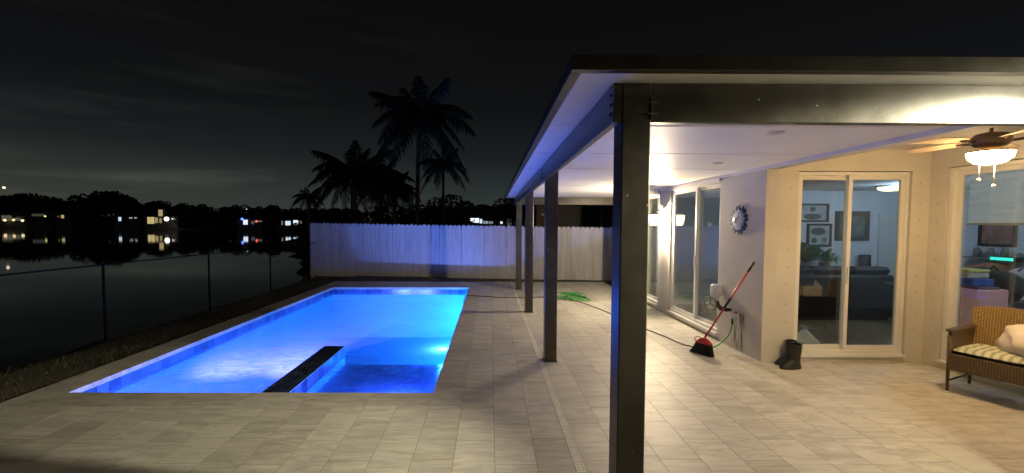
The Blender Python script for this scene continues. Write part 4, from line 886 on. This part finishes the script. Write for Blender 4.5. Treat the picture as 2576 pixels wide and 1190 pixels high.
sc_ = thing('lit_gadget', (8.6, 6.85, 1.15), 'small gadget with a glowing teal light above the orange bag', 'gadget'); obj('case', MB().cbox(8.5, 8.75, 6.7, 7.05, 1.16, 1.24, .01), M['black_plastic'], sc_); obj('glow', MB().box(8.488, 8.499, 6.72, 7.03, 1.175, 1.225), emission('teal_glow', (.05, .9, .7), 1.6), sc_)
shl = thing('shelf_clutter', (9.4, 7.5, 1.0), 'grey shelf with dark clutter below the reddish picture', 'shelf'); obj('board', MB().box(9.3, 9.598, 6.6, 8.3, 1.12, 1.15), M['greyp'], shl)
for k in range(7): y = 6.7+k*.22; h = rng.uniform(.08, .22); obj('jar', MB().lathe([(.05, 0), (.06, h*.6), (.03, h)], (9.42, y, 1.15), 10), M['greyp'], shl)

# ------------------------------------------------------------------ palms and trees behind the fence
def frond_mesh(name, droop, rise, n=26, seed=0):
    r_ = np.random.default_rng(seed); m = MB(); pts = []
    for i in range(n+1):
        t = i/n; pts.append(Vector((t*(1-.18*droop*t), .03*math.sin(3*t+seed), rise*t - droop*t*t)))
    m.tube(pts, [.016*(1-.8*i/n)+.002 for i in range(n+1)], 5, cap=False)
    for i in range(3, n+1):
        t = i/n; d = (pts[min(i+1, n)]-pts[i-1]).normalized(); sd = d.cross(Vector((0, 0, 1))).normalized(); upv = sd.cross(d)
        L_ = .30*(math.sin(PI*min(1, .12+t*.85))**.7)+.03
        for s in (-1, 1):
            for q in range(2):
                k = L_*r_.uniform(.75, 1.1); b0 = pts[i]-d*(q*.5/n); v = (sd*s*.72+d*r_.uniform(.35, .6)+Vector((0, 0, -r_.uniform(.25, .75)))).normalized()
                mid = b0+v*k*.5; tip = b0+(v*.9+Vector((0, 0, -.28))).normalized()*k; w_ = d*.015
                m.add([b0-w_*.6, b0+w_*.6, mid+w_, mid-w_, tip], [(0, 1, 2, 3), (3, 2, 4)])
    return m.mesh(name, M['leaf'])
FR = [frond_mesh('frond', dr, ri, seed=i) for i, (dr, ri) in enumerate(((.34, .62), (.70, .56), (.80, .36), (.86, .12), (.80, -.22)))]
def palm(x, y, zc, L_, n, label, lean=(0, 0), rt_=.16, up_=.9, lo=-.35):
    zg = gz(x, y); t = thing('palm_tree', (x, y, zg), label, 'palm tree', 'palms beyond the white fence')
    pts = [Vector((x+lean[0]*(k/8)**1.6, y+lean[1]*(k/8), zg+(zc-zg)*k/8)) for k in range(9)]
    obj('trunk', MB().tube(pts, [rt_*(1.35 if k == 0 else 1-.35*k/8) for k in range(9)], 10), M['bark'], t)
    top = pts[-1]; obj('crown_shaft', MB().ell((top.x, top.y, top.z), (rt_*1.3, rt_*1.3, rt_*2.4), 10, 8), M['leaf'], t)
    for k in range(n):
        f = k/n; el = up_*(1-f)+lo*f; vi = min(4, int(f*5)); a = k*2.399963+rng.normal()*.15
        piece('frond', FR[vi], t, tuple(top+Vector((0, 0, .1))), (0, (-el*.55 if k < 4 else -el*.12) + rng.normal()*.07, a), (L_*rng.uniform(.85, 1.1)*(.72 if k < 4 else 1),)*3)
palm(-4.55, 26, 8.35, 3.75, 21, 'tallest coconut palm rising above the white fence', (.15, 0))
palm(-2.95, 26, 5.45, 1.75, 18, 'slim small palm right of the tallest palm', (.05, 0), .11)
palm(-8.2, 25, 4.75, 2.7, 28, 'wide bushy palm left of the tallest palm', (.1, 0), .2, 1.3, .05)
palm(-9.75, 22.5, 3.15, 1.05, 16, 'smallest palm at the lake edge left of the fence', (.05, 0), .09, .6, -.5)
palm(-6.1, 27, 4.0, 2.0, 22, 'low palm close behind the tallest palm trunk', (-.1, 0), .15, 1.1, 0)
palm(-7.4, 28, 4.7, 2.3, 22, 'shaggy palm between the wide palm and the tallest one', (.2, 0), .16, 1.2, 0)
def crown_mesh(name, n, m_, seed, sz=.07, lobes=7):
    """leafy crown about one unit in radius, its centre at the origin"""
    r_ = np.random.default_rng(seed); mb = MB(); C = [(r_.normal(size=3)*np.array([.42, .42, .32]), r_.uniform(.35, .6)) for _ in range(lobes)]
    for i in range(n):
        c, q = C[r_.integers(lobes)]; d = r_.normal(size=3); d /= np.linalg.norm(d); p = c+d*q*r_.uniform(.55, 1.05)**.5*np.array([1, 1, .8]); a = r_.normal(size=3); a /= np.linalg.norm(a); b_ = np.cross(a, r_.normal(size=3)); b_ /= np.linalg.norm(b_); s_ = sz*r_.uniform(.6, 1.4)
        mb.add([p-a*s_, p+b_*s_*.5, p+a*s_, p-b_*s_*.5], [(0, 1, 2, 3)])
    return mb.mesh(name, m_)
CR = [crown_mesh('crown', 1900, M['leaf'], 50+i, .075) for i in range(4)]
CRF = [crown_mesh('crown', 700, M['shore_leaf'], 80+i, .12) for i in range(5)]
def tree(x, y, zt_, r_, label, grp, lib, bark=M['bark'], zs=.8):
    zg = gz(x, y) if y < 100 else -.5; t = thing('tree', (x, y, zg), label, 'tree', grp); cz = zt_-r_*zs*.95
    tm_ = MB().tube([(x, y, zg-.1), (x+.05*r_, y, (zg+cz)/2), (x, y, cz+r_*.1)], [r_*.10, r_*.075, r_*.03], 7)
    for k in range(4): a = k*1.7+x; tm_.tube([(x, y, zg+(cz-zg)*.75), (x+math.cos(a)*r_*.5, y+math.sin(a)*r_*.5, cz+r_*.25)], [r_*.04, r_*.012], 5)
    obj('trunk', tm_, bark, t)
    piece('crown', lib[int(abs(x*7+y)) % len(lib)], t, (x, y, cz), (0, 0, x*3.1+y), (r_, r_, r_*zs))
names = ['leaning over the lake end of the fence', 'under the wide bushy palm', 'below the smallest palm', 'behind the tallest palm trunk', 'under the slim small palm', 'right of the slim small palm', 'above the lit neighbour windows', 'left of the patio cover corner', 'behind the far patio post', 'between the two far patio posts', 'just right of the tallest palm trunk', 'right behind the lit neighbour house']
for i, (x, y, zt_, r_) in enumerate(((-7.2, 17.5, 1.9, .9), (-8.2, 24, 3.3, 1.9), (-11.0, 27, 2.7, 1.5), (-5.0, 29, 3.4, 2.1), (-3.0, 29, 3.0, 1.8), (-3.6, 64, 6.2, 3.6), (.6, 66, 5.2, 3.0), (4.0, 66, 5.8, 3.2), (3.6, 30, 3.1, 1.7), (-6.8, 31, 3.8, 2.2), (-5.4, 45, 5.2, 2.8), (3.0, 58, 6.0, 3.0))):
    tree(x, y, zt_, r_, 'dark leafy tree '+names[i], 'trees beyond the white fence', CR)

# ------------------------------------------------------------------ neighbour houses beyond the fence
M['nwall'] = mat('neighbour_wall', (.20, .19, .18), .9, .1, 1); M['nroof'] = mat('neighbour_roof', (.09, .085, .08), .9, .2, 1)
WIN = {}
def glow_mat(c, s):
    k = (c, s)
    if k not in WIN: WIN[k] = emission('window_and_lit_wall_glow', c, s)  # shared by windows, lamp globes and panels imitating lit walls
    return WIN[k]
def simple_house(x0, x1, y, dpt, z0, h, rise, label, wins, extra=()):
    t = thing('neighbour_house', ((x0+x1)/2, y, z0), label, 'house', 'houses across the water and beyond the fence')
    holes = MB().box(x0, x1, y, y+dpt, z0-.5, z0+h); obj('wall', holes, M['nwall'], t)
    e_ = .5; a, b_, c, d = x0-e_, x1+e_, y-e_, y+dpt+e_; ym = (c+d)/2; q = min((d-c)/2, (b_-a)/2*.9)
    r_ = MB().add([(a, c, z0+h), (b_, c, z0+h), (b_, d, z0+h), (a, d, z0+h), (a+q, ym, z0+h+rise), (b_-q, ym, z0+h+rise), (a, c, z0+h-.18), (b_, c, z0+h-.18), (b_, d, z0+h-.18), (a, d, z0+h-.18)], [(0, 1, 5, 4), (1, 2, 5), (2, 3, 4, 5), (3, 0, 4), (6, 7, 1, 0), (7, 8, 2, 1), (8, 9, 3, 2), (9, 6, 0, 3), (9, 8, 7, 6)])
    obj('roof', r_, M['nroof'], t)
    for (wx0, wx1, wz0, wz1, c_, s_) in wins:
        fr = MB(); F = .07; fr.box(wx0-F, wx0, y-.05, y-.002, wz0-F, wz1+F); fr.box(wx1, wx1+F, y-.05, y-.002, wz0-F, wz1+F); fr.box(wx0, wx1, y-.05, y-.002, wz0-F, wz0); fr.box(wx0, wx1, y-.05, y-.002, wz1, wz1+F); fr.box((wx0+wx1)/2-.03, (wx0+wx1)/2+.03, y-.05, y-.012, wz0, wz1)
        w_ = obj('window', fr, M['nwall'], t); obj('pane', MB().box(wx0, wx1, y-.010, y-.003, wz0, wz1), glow_mat(c_, s_), w_)
    return t
nh = simple_house(2.1, 11, 19, 7, -.1, 2.9, 1.6, 'dark neighbour house just behind the fence, seen under the patio cover', [])
obj('shutter', MB().cbox(2.32, 2.62, 18.93, 18.99, 1.2, 2.15, .01), mat('red_panel', (.30, .07, .06), .6), nh, label='red painted panel on the dark wall'); obj('shutter_head', MB().cbox(2.30, 2.66, 18.92, 18.99, 2.16, 2.28, .01), M['alu'], nh)
obj('downpipe', MB().tube([(5.02, 18.93, -.1), (5.02, 18.93, 2.5)], .05, 8), mat('tan_pipe', (.42, .38, .28), .6), nh)
def D(x, y, Y):                                            # photo position (2576 wide) at a given depth
    d = rt2*((x-1240.3)/1052.02) + up2*(-(y-613.0)/1052.02) + fw; k = Y/d.y; return Vector((d.x*k, Y, H_EYE+d.z*k))
def shine(xa, xb, ya, yb, Y, c, s):
    a, b_ = D(xa, yb, Y), D(xb, ya, Y); return (a.x, b_.x, a.z, b_.z, c, s)
CO = (.72, .86, 1.0); WA = (1, .78, .36); WH = (.95, .95, 1)
Yn = 52.; a = D(1150, 560, Yn); b_ = D(1275, 560, Yn)
simple_house(a.x, b_.x, Yn, 8, .2, 3.0, 1.3, 'neighbour house with bright white windows above the fence top', [shine(1182, 1205, 549, 560, Yn, CO, 1.6), shine(1207, 1213, 551, 562, Yn, CO, 1.3), shine(1216, 1228, 556, 563, Yn, CO, .35), shine(1230, 1240, 557, 563, Yn, CO, .3), shine(1259, 1264, 557, 563, Yn, WH, 1.5)])

# ------------------------------------------------------------------ far shore
def YS(x): return 268 - .14*x
def globe(xd, yd, Y, r_, c, s, label, pole=True):
    p = D(xd, yd, Y); t = thing('yard_lamp', (p.x, p.y, -.5), label, 'lamp', 'lamps on the far shore')
    obj('pole', MB().tube([(p.x, p.y, -.6), (p.x, p.y, p.z-r_*.8)], [.09, .05], 8), M['dark_metal'], t)
    obj('collar', MB().lathe([(.12, p.z-r_*1.25), (.2, p.z-r_*.85), (.12, p.z-r_*.8)], (p.x, p.y, 0), 10), M['dark_metal'], t)
    obj('globe', MB().ell((p.x, p.y, p.z), (r_, r_, r_), 14, 9), glow_mat(c, s), t)
def shore_house(xa, xb, label, wins, top=541, rise=1.6):
    Y = YS((xa+xb)/2)+3; a, b_ = D(xa, 565, Y), D(xb, 565, Y); zt_ = D(xa, top, Y).z
    simple_house(a.x, b_.x, Y, 9, -.6, zt_+.6, rise, label, [shine(*w[:4], Y, *w[4:]) for w in wins])
shore_house(-20, 72, 'far shore house with three bright porch lamps, leftmost', [(4, 30, 542, 556, (.55, .5, .34), .16), (34, 64, 545, 555, (.55, .55, .30), .16)], 539)  # both dim panes stand in for pale wall lit by the lamps
shore_house(76, 128, 'far shore house with dim lit wall beside the leftmost one', [(80, 112, 538, 544, (.5, .45, .4), .10)], 536)  # glowing pane stands in for the lit strip at the roof
shore_house(140, 178, 'small far shore house with one yellow window', [(154, 161, 541, 549, WA, .5), (144, 150, 543, 546, WA, .10)], 539)
shore_house(285, 352, 'far shore house with one narrow pale blue window', [(298, 305, 546, 556, CO, .9), (325, 333, 546.5, 550, WH, .35), (338, 344, 546.5, 549.5, WH, .45)], 543)
shore_house(362, 446, 'far shore house with big yellow windows and a bright lamp', [(371, 388, 546, 563, WA, .55), (390, 397, 547, 561, WA, .35), (401, 407, 549, 561, WA, .3), (432, 442, 549, 553, WH, 1.1)], 544, 1.0)
shore_house(596, 660, 'far shore house with blue and red lamps', [(612, 623, 553, 565, (.75, .82, 1), 1.2), (632, 640, 556, 564, (.6, .65, .7), .12), (649, 659, 555, 558, WH, .15)], 549, 1.2)
shore_house(700, 772, 'far shore house with four white windows, nearest the fence', [(708, 712, 556, 566, WH, .18), (718, 731, 556, 567, CO, 1.0), (738, 751, 554, 567, CO, 1.2), (754, 760, 555, 563, (1, .92, .8), .6), (763, 766, 556, 559, WH, .3)], 551, 1.2)
# chimney-like tower of the yellow house; its lit face is a glowing panel
Yt = YS(404)-.2; t0 = D(386, 546, Yt); t1 = D(396, 527, Yt)
tt = thing('lit_tower', (t0.x, Yt, t0.z), 'tall narrow chimney-like lit tower rising above the yellow windowed house', 'tower'); obj('wall', MB().box(t0.x-.4, t1.x+.4, Yt+3.3, Yt+6, -.6, t1.z+.5), M['nwall'], tt); obj('window', MB().box(t0.x, t1.x, Yt+3.2, Yt+3.28, t0.z+.2, t1.z), glow_mat(WA, .4), tt)
for xd, yd, r_, c, s, lb in ((12, 554, .75, (1, .74, .42), 1.6, 'leftmost of the three porch lamps'), (34, 553.5, .7, (1, .82, .42), 1.3, 'middle one of the three porch lamps'), (56.5, 555, .7, (1, .86, .5), 1.5, 'right one of the three porch lamps'), (113.5, 544, .5, (.95, .9, .3), 1.1, 'yellow lamp right of the three porch lamps'), (419, 551, 1.0, (1, .86, .78), 4.5, 'brightest pinkish lamp beside the big yellow windows'), (609, 551, .5, (.12, .25, 1), 2.5, 'blue lamp on the far shore'), (645, 557, .45, (1, .10, .06), 2.0, 'red lamp on the far shore'), (621, 525, .45, (1, 1, .95), 3.0, 'white street lamp above the blue lamp'), (10, 472, .8, (1, .80, .60), 1.6, 'small unidentified light high above the trees at the left edge, on an added pole')):
    globe(xd, yd, YS(xd)-1.5 if yd > 540 else YS(xd)+18, r_, c, s, lb)  # pole under the high leftmost light is added
skyl = [(c*.2165, 450.8+d*.2165) for c, d in ((-120, 200), (0, 200), (90, 180), (190, 125), (260, 190), (350, 200), (420, 160), (520, 150), (600, 210), (700, 250), (900, 285), (1000, 200), (1100, 165), (1250, 125), (1380, 145), (1480, 220), (1560, 260), (1700, 265), (1830, 225), (1940, 290))] + [(418.6+c*.2165, 450.8+d*.2165) for c, d in ((0, 295), (150, 283), (320, 270), (500, 320), (600, 368), (730, 300), (800, 275), (900, 330), (1000, 330), (1120, 310), (1260, 295), (1350, 350), (1480, 340), (1700, 320))]
xs_, ys_ = zip(*skyl); x = -30.; k = 0
while x < 900:
    yt = float(np.interp(x, xs_, ys_)) if x < 780 else 520.; Y = YS(x)+rng.uniform(14, 30); p = D(x, yt, Y); r_ = max(2.6, (p.z+.5)*rng.uniform(.34, .48))
    tree(p.x, p.y, p.z, r_, 'dark round-crowned tree in the row along the far shore', 'trees along the far shore', CRF, zs=.85)
    if k % 2 == 0:
        Y2 = YS(x)+rng.uniform(8, 12); p2 = D(x+4, 528+.02*x, Y2); tree(p2.x, p2.y, max(3.5, p2.z*.9), max(2.4, p2.z*.45), 'low dark bushy tree between the far shore houses', 'low trees along the far shore', CRF, zs=.9)
    x += rng.uniform(9, 14); k += 1
